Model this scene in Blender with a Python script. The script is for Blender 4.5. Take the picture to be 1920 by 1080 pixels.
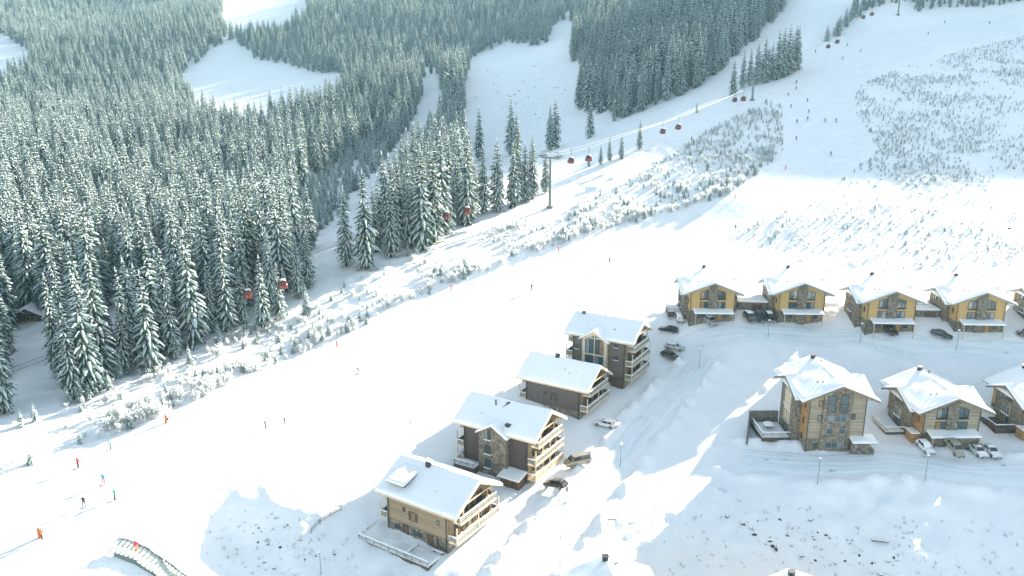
import bpy, bmesh, math, random
import numpy as np
from mathutils import Vector, Matrix
for o in list(bpy.data.objects): bpy.data.objects.remove(o, do_unlink=True)
scene = bpy.context.scene
COL = scene.collection
R = math.radians
rnd = random.Random(7)

# ------------------------------------------------------------------ camera
F, PITCH, CAMH = 1500.0, math.atan(410 / 1500.0), 70.0     # focal length in photo pixels (1920 wide)
cam_d = bpy.data.cameras.new('camera'); cam = bpy.data.objects.new('camera', cam_d); COL.objects.link(cam)
cam.location = (0, 0, CAMH); cam.rotation_euler = (math.pi / 2 - PITCH, 0, 0)
cam_d.sensor_width = 36; cam_d.lens = 36 * F / 1920; cam_d.clip_start = 1; cam_d.clip_end = 9000
scene.camera = cam

# ------------------------------------------------------------------ sky, sun, exposure
SUN_EL, SUN_XY = R(18.6), (0.69, 0.72)
world = bpy.data.worlds.new('World'); scene.world = world; world.use_nodes = True
wn = world.node_tree; wn.nodes.clear()
sky = wn.nodes.new('ShaderNodeTexSky'); sky.sky_type = 'NISHITA'; sky.sun_disc = False
sky.sun_elevation = SUN_EL; sky.sun_rotation = math.atan2(SUN_XY[0], SUN_XY[1])
sky.altitude = 1200; sky.air_density = 1.0; sky.dust_density = 2.5; sky.ozone_density = 1.0
hsv = wn.nodes.new('ShaderNodeHueSaturation'); hsv.inputs['Saturation'].default_value = 0.60; hsv.inputs['Hue'].default_value = 0.48
bg = wn.nodes.new('ShaderNodeBackground'); bg.inputs['Strength'].default_value = 0.07
wo = wn.nodes.new('ShaderNodeOutputWorld')
wn.links.new(sky.outputs[0], hsv.inputs['Color']); wn.links.new(hsv.outputs[0], bg.inputs['Color']); wn.links.new(bg.outputs[0], wo.inputs['Surface'])
sun_d = bpy.data.lights.new('sun', 'SUN'); sun = bpy.data.objects.new('sun', sun_d); COL.objects.link(sun)
sun_d.energy = 5.0; sun_d.angle = R(0.6); sun_d.color = (1.0, 0.91, 0.78)
sdir = Vector((SUN_XY[0] * math.cos(SUN_EL), SUN_XY[1] * math.cos(SUN_EL), math.sin(SUN_EL))).normalized()
sun.rotation_euler = sdir.to_track_quat('Z', 'Y').to_euler(); sun.location = (300, 300, 300)
scene.view_settings.view_transform = 'Standard'; scene.view_settings.look = 'None'
scene.view_settings.exposure = 2.42; scene.view_settings.gamma = 1.0; scene.view_settings.use_curve_mapping = False
scene.cycles.use_denoising = True
scene.cycles.max_bounces = 6; scene.cycles.diffuse_bounces = 3; scene.cycles.glossy_bounces = 2
scene.cycles.transparent_max_bounces = 8; scene.cycles.volume_bounces = 0
scene.cycles.caustics_reflective = False; scene.cycles.caustics_refractive = False

# ------------------------------------------------------------------ projection helpers (photo pixel <-> place)
fwv = np.array([0, math.cos(PITCH), -math.sin(PITCH)]); upv = np.array([0, math.sin(PITCH), math.cos(PITCH)])
CAMP = np.array([0, 0, CAMH])
def ray(px, py): return np.array([(px - 960) / F, 0, 0]) + fwv + upv * (540 - py) / F
def at_z(px, py, z): d = ray(px, py); return CAMP + d * ((z - CAMH) / d[2])
def at_depth(px, py, Z): return CAMP + ray(px, py) * Z
def proj(x, y, z):
    Z = y * fwv[1] + (z - CAMH) * fwv[2]
    return 960 + F * x / Z, 540 - F * (y * upv[1] + (z - CAMH) * upv[2]) / Z, Z

# ------------------------------------------------------------------ terrain heights: thin-plate spline through estimated points, unseen hills shaped for shade
CP = []
for px, py, z in [(845,1039,-5),(740,1000,-4.6),(650,960,-3.6),(930,985,-4.2),(1000,1080,-6.2),(1110,960,-3.0),(985,880,-3),(1060,900,-2.8),
                  (1090,815,-1.5),(1150,790,-.6),(1170,735,1),(1210,720,1.6),(1270,670,3.6),(1290,690,3.2),(1000,760,1),(900,790,-.5),(800,900,-3),
                  (1510,850,1),(1650,832,1.1),(1480,740,2.8),(1440,800,1.2),(1725,832,1.2),(1850,830,1.3),(1960,830,1.6),(1700,900,-.2),(1850,900,-.2),(1480,900,-.6),
                  (1400,1000,-4.6),(1700,1000,-4),(1900,1060,-6),(1200,1060,-7.5),(1500,1078,-7.5),(1250,960,-3.8),(1500,940,-2),(1300,850,-1.6),(1380,760,2),
                  (1300,600,11),(1370,602,11),(1460,604,11.4),(1550,605,11.5),(1630,620,12),(1700,624,12),(1790,624,12),(1890,625,12.2),(1400,650,8.0),(1550,650,8),(1700,670,7.6),(1880,680,7.6),
                  (1250,620,8.0),(1200,560,10.5),(1300,690,4.2),(1600,720,5),(1350,530,14.5),(1450,500,16.3),(1700,500,17),(1900,500,18),
                  (195,907,3.3),(75,1005,1.6),(160,965,2.3),(60,930,3.2),(300,945,1.3),(420,925,.9),(480,940,-.2),(250,1015,-.5),(560,945,-1.6),(100,1075,-.6),(300,1070,-4.5),(450,1040,-8),(600,1075,-7.5),(500,850,2.2),(600,900,-.8),(673,700,5),(850,600,8.5),(997,538,12.5),(1143,490,16),(1250,440,20),(1320,410,23),(1400,380,27),(1472,318,34.5),(1560,290,38),
                  (560,680,6),(1050,620,7.5)]:
    CP.append(at_z(px, py, z))
for px, py, Z in [(1565,227,345),(1540,150,398),(1600,95,455),(1560,40,520),(1520,0,560),
                  (1700,330,287),(1900,330,287),(1700,250,332),(1900,220,350),(1800,150,402),(1900,50,490),(1750,30,515),(1700,420,250),(1900,420,250),
                  (1030,392,262),(1410,195,362),(1683,25,515),(1200,290,312),(1320,250,330),(900,430,245),(800,465,230),(700,510,216),(560,570,200),(420,660,178),(250,740,162),(100,820,146),(0,880,136),
                  (0,760,158),(150,700,174),(50,605,213),(300,480,285),(500,430,315),(600,440,300),(660,390,345),(720,310,440),(800,170,600),(950,320,330),
                  (300,330,440),(100,300,470),(30,110,880),(300,170,760),(480,160,740),(420,90,900),(500,10,1150),(150,30,1250),(980,220,530),(980,100,720),(1100,30,800),(1130,240,400),(1250,150,450),(1250,30,610),(1350,0,620),
                  (650,200,600),(800,60,880),(-300,500,260),(-300,200,700),(-250,800,150),(2200,620,185),(2200,330,285),(2200,900,135),(2200,100,445)]:
    CP.append(at_depth(px, py, Z))
CP += [np.array(p, float) for p in [(0,20,-16),(-120,40,-8),(150,40,-14),(-300,-150,-16),(300,-150,-22),(0,-150,-26),(500,100,10),(-500,100,10),(-900,300,60),
      (0,1500,215),(-1000,1500,300),(-1900,900,260),(-1900,2300,330),(1900,2300,300),(1900,100,80),(-1900,-150,40),(1900,-150,20),(600,1500,230),(700,850,225),(470,690,222),(330,800,222),(560,600,182),(1000,1000,240),(1100,500,120),(700,420,110),(490,420,100),(180,1050,190),(900,250,60)]]  # land out of view; right hand heights set to throw shade on the upper run
CP = np.array(CP)
SC = 100.0
def _phi(r2): return np.where(r2 > 1e-12, 0.5 * r2 * np.log(np.maximum(r2, 1e-12)), 0)
def _tps_fit(P):
    X = P[:, :2] / SC; n = len(X)
    K = _phi(((X[:, None] - X[None]) ** 2).sum(-1)) + np.eye(n) * 0.004
    Q = np.c_[np.ones(n), X]; A = np.block([[K, Q], [Q.T, np.zeros((3, 3))]])
    return X, np.linalg.solve(A, np.r_[P[:, 2], 0, 0, 0])
TX, TW = _tps_fit(CP)
def base_h(x, y):
    x = np.asarray(x, float) / SC; y = np.asarray(y, float) / SC
    out = TW[-3] + TW[-2] * x + TW[-1] * y
    for i in range(len(TX)): out = out + TW[i] * _phi((x - TX[i, 0]) ** 2 + (y - TX[i, 1]) ** 2)
    return out

def _hash(ix, iy, s):
    h = (ix.astype(np.int64) * 374761393 + iy.astype(np.int64) * 668265263 + s * 974634721) & 0x7fffffff
    h = ((h ^ (h >> 13)) * 1274126177) & 0x7fffffff
    return ((h ^ (h >> 16)) & 0xffff) / 65535.0
def vnoise(x, y, s=0):
    ix = np.floor(x); iy = np.floor(y); fx = x - ix; fy = y - iy
    fx = fx * fx * fx * (fx * (fx * 6 - 15) + 10); fy = fy * fy * fy * (fy * (fy * 6 - 15) + 10)
    a = _hash(ix, iy, s); b = _hash(ix + 1, iy, s); c = _hash(ix, iy + 1, s); d = _hash(ix + 1, iy + 1, s)
    return (a + (b - a) * fx) * (1 - fy) + (c + (d - c) * fx) * fy - 0.5
def fbm(x, y, oct=3, s=0):
    o = 0; a = 1
    for k in range(oct): o = o + a * vnoise(x * 2 ** k + 17 * k, y * 2 ** k - 9 * k, s + k); a *= 0.5
    return o

def march(px, py, fn):
    d = ray(px, py); lo = 60; t = np.concatenate([np.arange(60, 700, 2.0), np.arange(700, 2200, 8.0)])
    P = CAMP[None] + d[None] * t[:, None]; h = fn(P[:, 0], P[:, 1]); k = np.argmax(P[:, 2] < h)
    if k == 0: k = len(t) - 1
    g0 = P[k - 1, 2] - h[k - 1]; g1 = P[k, 2] - h[k]; w = g0 / (g0 - g1 + 1e-9)
    return P[k - 1] + (P[k] - P[k - 1]) * min(max(w, 0), 1)
def wpoly(pts): return np.array([march(a, b, base_h)[:2] for a, b in pts])
def inside(poly, x, y):
    x = np.asarray(x, float); y = np.asarray(y, float); r = np.zeros(x.shape, bool); n = len(poly)
    for i in range(n):
        x0, y0 = poly[i]; x1, y1 = poly[(i + 1) % n]
        if y0 == y1: continue
        r ^= ((y0 > y) != (y1 > y)) & (x < (x1 - x0) * (y - y0) / (y1 - y0) + x0)
    return r
def edge_dist(poly, x, y, closed=True):
    d = np.full(np.shape(x), 1e9); n = len(poly)
    for i in range(n if closed else n - 1):
        a = poly[i]; b = poly[(i + 1) % n]; ab = b - a; L = max((ab ** 2).sum(), 1e-9)
        t = np.clip(((x - a[0]) * ab[0] + (y - a[1]) * ab[1]) / L, 0, 1)
        d = np.minimum(d, np.hypot(x - a[0] - t * ab[0], y - a[1] - t * ab[1]))
    return d
def softin(poly, x, y, w):
    e = edge_dist(poly, x, y); s = np.where(inside(poly, x, y), e, -e)
    return np.clip(s / w + 0.5, 0, 1)
sm = lambda a, b, v: (lambda t: t * t * (3 - 2 * t))(np.clip((v - a) / (b - a), 0, 1))

PISTE_PX = [(-60,930),(0,905),(200,830),(310,790),(450,725),(640,650),(850,545),(1050,470),(1250,415),(1380,372),(1465,320),(1488,230),(1480,160),(1530,60),(1555,8),
            (1590,8),(1640,60),(1910,20),(1910,62),(1760,90),(1650,130),(1603,200),(1640,275),(1560,340),(1440,400),(1320,436),(1180,500),(1050,570),(950,640),(800,690),(650,770),(480,860),(330,930),(230,985),(60,1050),(-60,1070)]
PISTE = wpoly(PISTE_PX)
PISTE2 = wpoly([(1035,320),(1080,272),(1180,222),(1300,168),(1400,88),(1480,18),(1560,10),(1500,70),(1478,150),(1380,170),(1250,222),(1160,270),(1080,330)])
ROAD = wpoly([(960,1110),(1000,1055),(1060,985),(1110,925),(1155,865),(1200,805),(1245,755),(1285,708),(1318,668)])
YARD = wpoly([(1262,640),(1285,612),(1560,612),(1600,632),(1930,636),(1960,690),(1700,668),(1500,655),(1350,655),(1300,690)])
LOWROAD = wpoly([(1390,858),(1480,868),(1560,872),(1660,862),(1740,872),(1830,884),(1960,888)])
PADS = []
def ground(x, y):
    x = np.asarray(x, float); y = np.asarray(y, float)
    b = base_h(x, y)
    piste = np.maximum(softin(PISTE, x, y, 6.0), softin(PISTE2, x, y, 8.0))
    rd = edge_dist(ROAD, x, y, False); ld = edge_dist(LOWROAD, x, y, False); yd = softin(YARD, x, y, 3.0)
    flat = np.maximum.reduce([1 - sm(2.6, 4.2, rd), 1 - sm(3.2, 5.0, ld), yd])
    rough = (1 - 0.93 * piste) * (1 - flat)
    near = 1 - sm(330, 520, y)
    patch = np.clip(0.45 + 1.3 * fbm(x / 31 + 3, y / 31, 2, 21), 0.08, 1.4)
    d = fbm(x / 13.0, y / 13.0, 2, 3) * 0.45 + patch * (fbm(x / 2.9, y / 2.9, 2, 9) * 0.75 + np.abs(vnoise(x / 1.5, y / 1.5, 14)) * 0.6)
    berm = np.exp(-((rd - 4.9) / 1.1) ** 2) * (0.75 + 2.2 * vnoise(x / 1.7, y / 1.7, 31)) + np.exp(-((ld - 5.6) / 1.2) ** 2) * (0.6 + 1.5 * vnoise(x / 2.0, y / 2.0, 33))
    groom = piste * (0.22 * fbm(x / 30, y / 30, 2, 40) + 0.05 * vnoise(x / 2.2, y / 2.2, 41))
    return b + rough * d * (0.35 + 0.65 * near) + np.maximum(berm, 0) * (1 - yd) * (1 - piste) + groom + fbm(x / 70, y / 70, 2, 50) * 1.2 * sm(250, 420, y)
def at(px, py): return march(px, py, ground)
def gz(x, y): return float(ground(np.array([x]), np.array([y]))[0])

# ------------------------------------------------------------------ materials
MATS = {}
class NT:
    def __init__(s, name):
        s.m = bpy.data.materials.new(name); s.m.use_nodes = True; s.t = s.m.node_tree; s.n = s.t.nodes; s.l = s.t.links
        s.b = s.n['Principled BSDF']; MATS[name] = s.m
    def node(s, typ, **kw):
        x = s.n.new(typ)
        for k, v in kw.items():
            if k in x.inputs.keys() if hasattr(x.inputs, 'keys') else False: x.inputs[k].default_value = v
            else: setattr(x, k, v)
        return x
    def link(s, a, b): s.l.new(a, b)
    def math(s, op, a, b=None):
        x = s.n.new('ShaderNodeMath'); x.operation = op
        for i, v in enumerate((a, b)):
            if v is None: continue
            if isinstance(v, (int, float)): x.inputs[i].default_value = v
            else: s.l.new(v, x.inputs[i])
        return x.outputs[0]
    def ramp(s, fac, stops):
        x = s.n.new('ShaderNodeValToRGB'); e = x.color_ramp.elements
        e[0].position, e[0].color = stops[0][0], (*stops[0][1], 1); e[1].position, e[1].color = stops[-1][0], (*stops[-1][1], 1)
        for p, c in stops[1:-1]: q = e.new(p); q.color = (*c, 1)
        s.l.new(fac, x.inputs[0]); return x.outputs[0]
    def noise(s, scale, detail=3, coord='Object', rough=0.55):
        tc = s.n.new('ShaderNodeTexCoord'); x = s.n.new('ShaderNodeTexNoise'); x.inputs['Scale'].default_value = scale
        x.inputs['Detail'].default_value = detail; x.inputs['Roughness'].default_value = rough
        s.l.new(tc.outputs[coord], x.inputs['Vector']); return x.outputs[0]
    def bump(s, h, strength, dist):
        x = s.n.new('ShaderNodeBump'); x.inputs['Strength'].default_value = strength; x.inputs['Distance'].default_value = dist
        s.l.new(h, x.inputs['Height']); s.l.new(x.outputs[0], s.b.inputs['Normal'])
def plain(name, c, rough=0.6, metal=0.0, var=0.12, scale=3.0, coat=0.0):
    t = NT(name); f = t.noise(scale)
    t.link(t.ramp(f, [(0.3, tuple(v * (1 - var) for v in c)), (0.7, tuple(min(1, v * (1 + var)) for v in c))]), t.b.inputs['Base Color'])
    t.b.inputs['Roughness'].default_value = rough; t.b.inputs['Metallic'].default_value = metal
    if coat: t.b.inputs['Coat Weight'].default_value = coat
    return t.m
def snow_mat(name, c0, c1, bump=0.25, dist=0.12, sc=1.6, thin=0.0):
    t = NT(name); f = t.noise(0.22, 5); g = t.noise(sc, 6, rough=0.65)
    t.link(t.ramp(f, [(0.35, c0), (0.65, c1)]), t.b.inputs['Base Color']); t.b.inputs['Roughness'].default_value = 0.75
    t.b.inputs['Specular IOR Level'].default_value = 0.25; t.bump(g, bump, dist)
    if thin:
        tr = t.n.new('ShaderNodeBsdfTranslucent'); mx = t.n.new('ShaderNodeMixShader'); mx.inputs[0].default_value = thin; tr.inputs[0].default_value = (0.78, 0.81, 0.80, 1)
        t.link(t.b.outputs[0], mx.inputs[1]); t.link(tr.outputs[0], mx.inputs[2]); t.link(mx.outputs[0], t.n['Material Output'].inputs['Surface'])
    return t.m
snow_mat('snow', (0.84, 0.85, 0.87), (0.88, 0.885, 0.89), 0.6, 0.28)
snow_mat('roof_snow', (0.86, 0.87, 0.88), (0.89, 0.89, 0.895), 0.12, 0.06)
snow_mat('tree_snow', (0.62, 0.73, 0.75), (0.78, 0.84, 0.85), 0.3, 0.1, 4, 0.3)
snow_mat('frost', (0.76, 0.80, 0.80), (0.86, 0.87, 0.865), 0.2, 0.05, 4, 0.5)
def road_mat():
    t = NT('packed_snow'); tc = t.n.new('ShaderNodeTexCoord'); mp = t.n.new('ShaderNodeMapping'); mp.inputs['Scale'].default_value = (5, 0.16, 1)
    t.link(tc.outputs['UV'], mp.inputs[0]); n = t.n.new('ShaderNodeTexNoise'); n.inputs['Scale'].default_value = 1.0; n.inputs['Detail'].default_value = 4
    t.link(mp.outputs[0], n.inputs['Vector']); g = t.noise(0.35, 4)
    c = t.ramp(n.outputs[0], [(0.30, (0.62, 0.71, 0.75)), (0.45, (0.73, 0.79, 0.82)), (0.66, (0.81, 0.845, 0.865))])
    mx = t.n.new('ShaderNodeMix'); mx.data_type = 'RGBA'; t.link(t.ramp(g, [(0.4, (0, 0, 0)), (0.65, (0.9, 0.9, 0.9))]), mx.inputs[0]); t.link(c, mx.inputs[6]); mx.inputs[7].default_value = (0.82, 0.83, 0.85, 1)
    sl = t.noise(0.16, 6, rough=0.7); m3 = t.n.new('ShaderNodeMix'); m3.data_type = 'RGBA'; k = t.math('MULTIPLY', t.ramp(sl, [(0.60, (0, 0, 0)), (0.68, (1, 1, 1))]), t.ramp(n.outputs[0], [(0.42, (1, 1, 1)), (0.56, (0, 0, 0))]))
    t.link(t.math('MULTIPLY', k, 0.75), m3.inputs[0]); t.link(mx.outputs[2], m3.inputs[6]); m3.inputs[7].default_value = (0.16, 0.20, 0.22, 1)
    t.link(m3.outputs[2], t.b.inputs['Base Color']); t.b.inputs['Roughness'].default_value = 0.6; t.bump(n.outputs[0], 0.4, 0.12); return t.m
road_mat()
def stone_mat(name, cols):
    t = NT(name); tc = t.n.new('ShaderNodeTexCoord'); v = t.n.new('ShaderNodeTexVoronoi'); v.inputs['Scale'].default_value = 2.3
    e = t.n.new('ShaderNodeTexVoronoi'); e.feature = 'DISTANCE_TO_EDGE'; e.inputs['Scale'].default_value = 2.3
    t.link(tc.outputs['Object'], v.inputs['Vector']); t.link(tc.outputs['Object'], e.inputs['Vector'])
    sp = t.n.new('ShaderNodeSeparateColor'); t.link(v.outputs['Color'], sp.inputs[0])
    c = t.ramp(sp.outputs[0], [(i / (len(cols) - 1), q) for i, q in enumerate(cols)])
    mk = t.ramp(e.outputs['Distance'], [(0.0, (0.45, 0.45, 0.45)), (0.05, (1, 1, 1))])
    mx = t.n.new('ShaderNodeMix'); mx.data_type = 'RGBA'; mx.blend_type = 'MULTIPLY'; mx.inputs[0].default_value = 1
    t.link(c, mx.inputs[6]); t.link(mk, mx.inputs[7]); t.link(mx.outputs[2], t.b.inputs['Base Color']); t.b.inputs['Roughness'].default_value = 0.85
    t.bump(t.math('MINIMUM', e.outputs['Distance'], 0.12), 1.0, 0.5); return t.m
stone_mat('stone', [(0.10, 0.088, 0.07), (0.22, 0.185, 0.135), (0.15, 0.138, 0.115), (0.31, 0.26, 0.185), (0.19, 0.172, 0.14), (0.36, 0.32, 0.25)])
stone_mat('stone_grey', [(0.11, 0.10, 0.085), (0.21, 0.19, 0.155), (0.15, 0.14, 0.12), (0.26, 0.235, 0.19), (0.19, 0.18, 0.155), (0.29, 0.27, 0.225)])
def board_mat(name, c, vertical=False, pitch=0.2, var=0.22, gap=0.55):
    t = NT(name); tc = t.n.new('ShaderNodeTexCoord'); sp = t.n.new('ShaderNodeSeparateXYZ'); t.link(tc.outputs['Object'], sp.inputs[0])
    co = t.math('ADD', sp.outputs[0], sp.outputs[1]) if vertical else sp.outputs[2]
    q = t.math('DIVIDE', co, pitch); fr = t.math('FRACT', q); fl = t.math('FLOOR', q)
    wn_ = t.n.new('ShaderNodeTexWhiteNoise'); wn_.noise_dimensions = '1D'; t.link(fl, wn_.inputs['W'])
    base = t.ramp(wn_.outputs['Value'], [(0, tuple(v * (1 - var) for v in c)), (1, tuple(min(1, v * (1 + var)) for v in c))])
    mp = t.n.new('ShaderNodeMapping'); mp.inputs['Scale'].default_value = (0.5, 0.5, 5) if not vertical else (5, 5, .5); t.link(tc.outputs['Object'], mp.inputs[0])
    n = t.n.new('ShaderNodeTexNoise'); n.inputs['Scale'].default_value = 2; n.inputs['Detail'].default_value = 4; t.link(mp.outputs[0], n.inputs['Vector'])
    gr = t.ramp(n.outputs[0], [(0.3, (0.75, 0.75, 0.75)), (0.7, (1.1, 1.1, 1.1))]); gapc = t.ramp(fr, [(0.03, (gap, gap, gap)), (0.09, (1, 1, 1))])
    m1 = t.n.new('ShaderNodeMix'); m1.data_type = 'RGBA'; m1.blend_type = 'MULTIPLY'; m1.inputs[0].default_value = 1; t.link(base, m1.inputs[6]); t.link(gr, m1.inputs[7])
    m2 = t.n.new('ShaderNodeMix'); m2.data_type = 'RGBA'; m2.blend_type = 'MULTIPLY'; m2.inputs[0].default_value = 1; t.link(m1.outputs[2], m2.inputs[6]); t.link(gapc, m2.inputs[7])
    t.link(m2.outputs[2], t.b.inputs['Base Color']); t.b.inputs['Roughness'].default_value = 0.7; t.bump(fr, 0.35, 0.03); return t.m
board_mat('larch_boards', (0.33, 0.245, 0.15)); board_mat('weathered_boards', (0.35, 0.30, 0.215), pitch=0.32)
board_mat('orange_boards', (0.42, 0.23, 0.085)); board_mat('brown_panel', (0.085, 0.066, 0.058), True, 0.6, 0.08, 0.8)
board_mat('taupe_panel', (0.115, 0.102, 0.09), True, 0.6, 0.06, 0.85); board_mat('olive_panel', (0.155, 0.13, 0.10), False, 0.3, 0.1, 0.8)
board_mat('dark_boards', (0.14, 0.075, 0.045), True, 0.18); board_mat('log_wall', (0.13, 0.075, 0.04), False, 0.28, 0.2, 0.4)
plain('yellow_plaster', (0.50, 0.34, 0.14), 0.85, var=0.08, scale=1.2)
plain('rail_wood', (0.55, 0.40, 0.24), 0.6); plain('pale_wood', (0.62, 0.52, 0.38), 0.6); plain('dark_wood', (0.085, 0.06, 0.045), 0.6)
plain('fascia_grey', (0.26, 0.27, 0.25), 0.6); plain('fascia_brown', (0.20, 0.145, 0.10), 0.6); plain('soffit', (0.36, 0.25, 0.14), 0.7)
plain('dark_metal', (0.035, 0.036, 0.038), 0.45, 0.3); plain('steel', (0.17, 0.215, 0.21), 0.5, 0.4); plain('white_pole', (0.8, 0.81, 0.82), 0.5)
plain('rock', (0.07, 0.068, 0.066), 0.9, var=0.4, scale=2); plain('bark', (0.075, 0.052, 0.038), 0.9, var=0.35, scale=6)
plain('tyre', (0.02, 0.02, 0.02), 0.85); plain('rim', (0.35, 0.36, 0.37), 0.35, 0.8); plain('lamp_clear', (0.7, 0.72, 0.75), 0.15); plain('lamp_red', (0.35, 0.02, 0.02), 0.2)
plain('orange_pad', (0.50, 0.13, 0.05), 0.6); plain('red_pad', (0.5, 0.09, 0.06), 0.6); plain('gondola_red', (0.17, 0.022, 0.011), 0.3, coat=0.5)
plain('grate', (0.13, 0.19, 0.17), 0.6, 0.3); plain('glass_rail', (0.17, 0.185, 0.17), 0.15, var=0.1); plain('twig', (0.58, 0.60, 0.60), 0.9); plain('dry_stalk', (0.16, 0.13, 0.10), 0.9)
for nm, c in dict(black=(0.018, 0.018, 0.02), olive=(0.25, 0.225, 0.16), silver=(0.42, 0.43, 0.43), white=(0.72, 0.73, 0.73), maroon=(0.05, 0.022, 0.02), blue_black=(0.02, 0.026, 0.036), brown=(0.075, 0.06, 0.045), beige=(0.34, 0.32, 0.26)).items():
    plain('paint_' + nm, c, 0.3, 0.2 if nm in ('silver', 'olive', 'beige') else 0.0, 0.05, coat=0.7)
for nm, c in dict(black=(0.03, 0.03, 0.035), navy=(0.03, 0.05, 0.12), teal=(0.03, 0.30, 0.34), green=(0.05, 0.42, 0.28), red=(0.62, 0.05, 0.07), orange=(0.75, 0.24, 0.04), grey=(0.16, 0.17, 0.18), maroon=(0.22, 0.05, 0.06), skin=(0.55, 0.36, 0.27), brown=(0.12, 0.08, 0.06)).items():
    plain('cloth_' + nm, c, 0.85)
def glass_mat(name, c):
    t = NT(name); f = t.noise(0.8, 2)
    t.link(t.ramp(f, [(0.35, tuple(v * .6 for v in c)), (0.65, c)]), t.b.inputs['Base Color']); t.b.inputs['Roughness'].default_value = 0.08; t.b.inputs['Specular IOR Level'].default_value = 0.8
glass_mat('window_glass', (0.055, 0.10, 0.11)); glass_mat('curtain_glass', (0.26, 0.30, 0.31)); glass_mat('glow_tint_glass', (0.34, 0.21, 0.10)); glass_mat('car_glass', (0.02, 0.024, 0.028))  # warm panes: indoor light painted into the glass colour
def translucent(t, col, fac):      # light through needles and thin snow
    tr = t.n.new('ShaderNodeBsdfTranslucent'); mx = t.n.new('ShaderNodeMixShader'); mx.inputs[0].default_value = fac
    if isinstance(col, tuple): tr.inputs[0].default_value = (*col, 1)
    else: t.link(col, tr.inputs[0])
    t.link(t.b.outputs[0], mx.inputs[1]); t.link(tr.outputs[0], mx.inputs[2]); t.link(mx.outputs[0], t.n['Material Output'].inputs['Surface'])
def foliage_mat(name, a, b, warm=(0.17, 0.165, 0.05)):
    t = NT(name); oi = t.n.new('ShaderNodeObjectInfo'); f = t.noise(9, 3)
    c = t.ramp(f, [(0.3, a), (0.7, b)]); h = t.n.new('ShaderNodeHueSaturation'); t.link(c, h.inputs['Color'])
    t.link(t.math('ADD', t.math('MULTIPLY', oi.outputs['Random'], 0.06), 0.47), h.inputs['Hue']); t.link(t.math('ADD', t.math('MULTIPLY', oi.outputs['Random'], 0.5), 0.75), h.inputs['Value'])
    t.link(h.outputs[0], t.b.inputs['Base Color']); t.b.inputs['Roughness'].default_value = 0.8; t.b.inputs['Specular IOR Level'].default_value = 0.2
    translucent(t, warm, 0.40)
foliage_mat('needles', (0.028, 0.090, 0.088), (0.085, 0.165, 0.145)); foliage_mat('needles_young', (0.16, 0.27, 0.27), (0.32, 0.41, 0.40))

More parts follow.
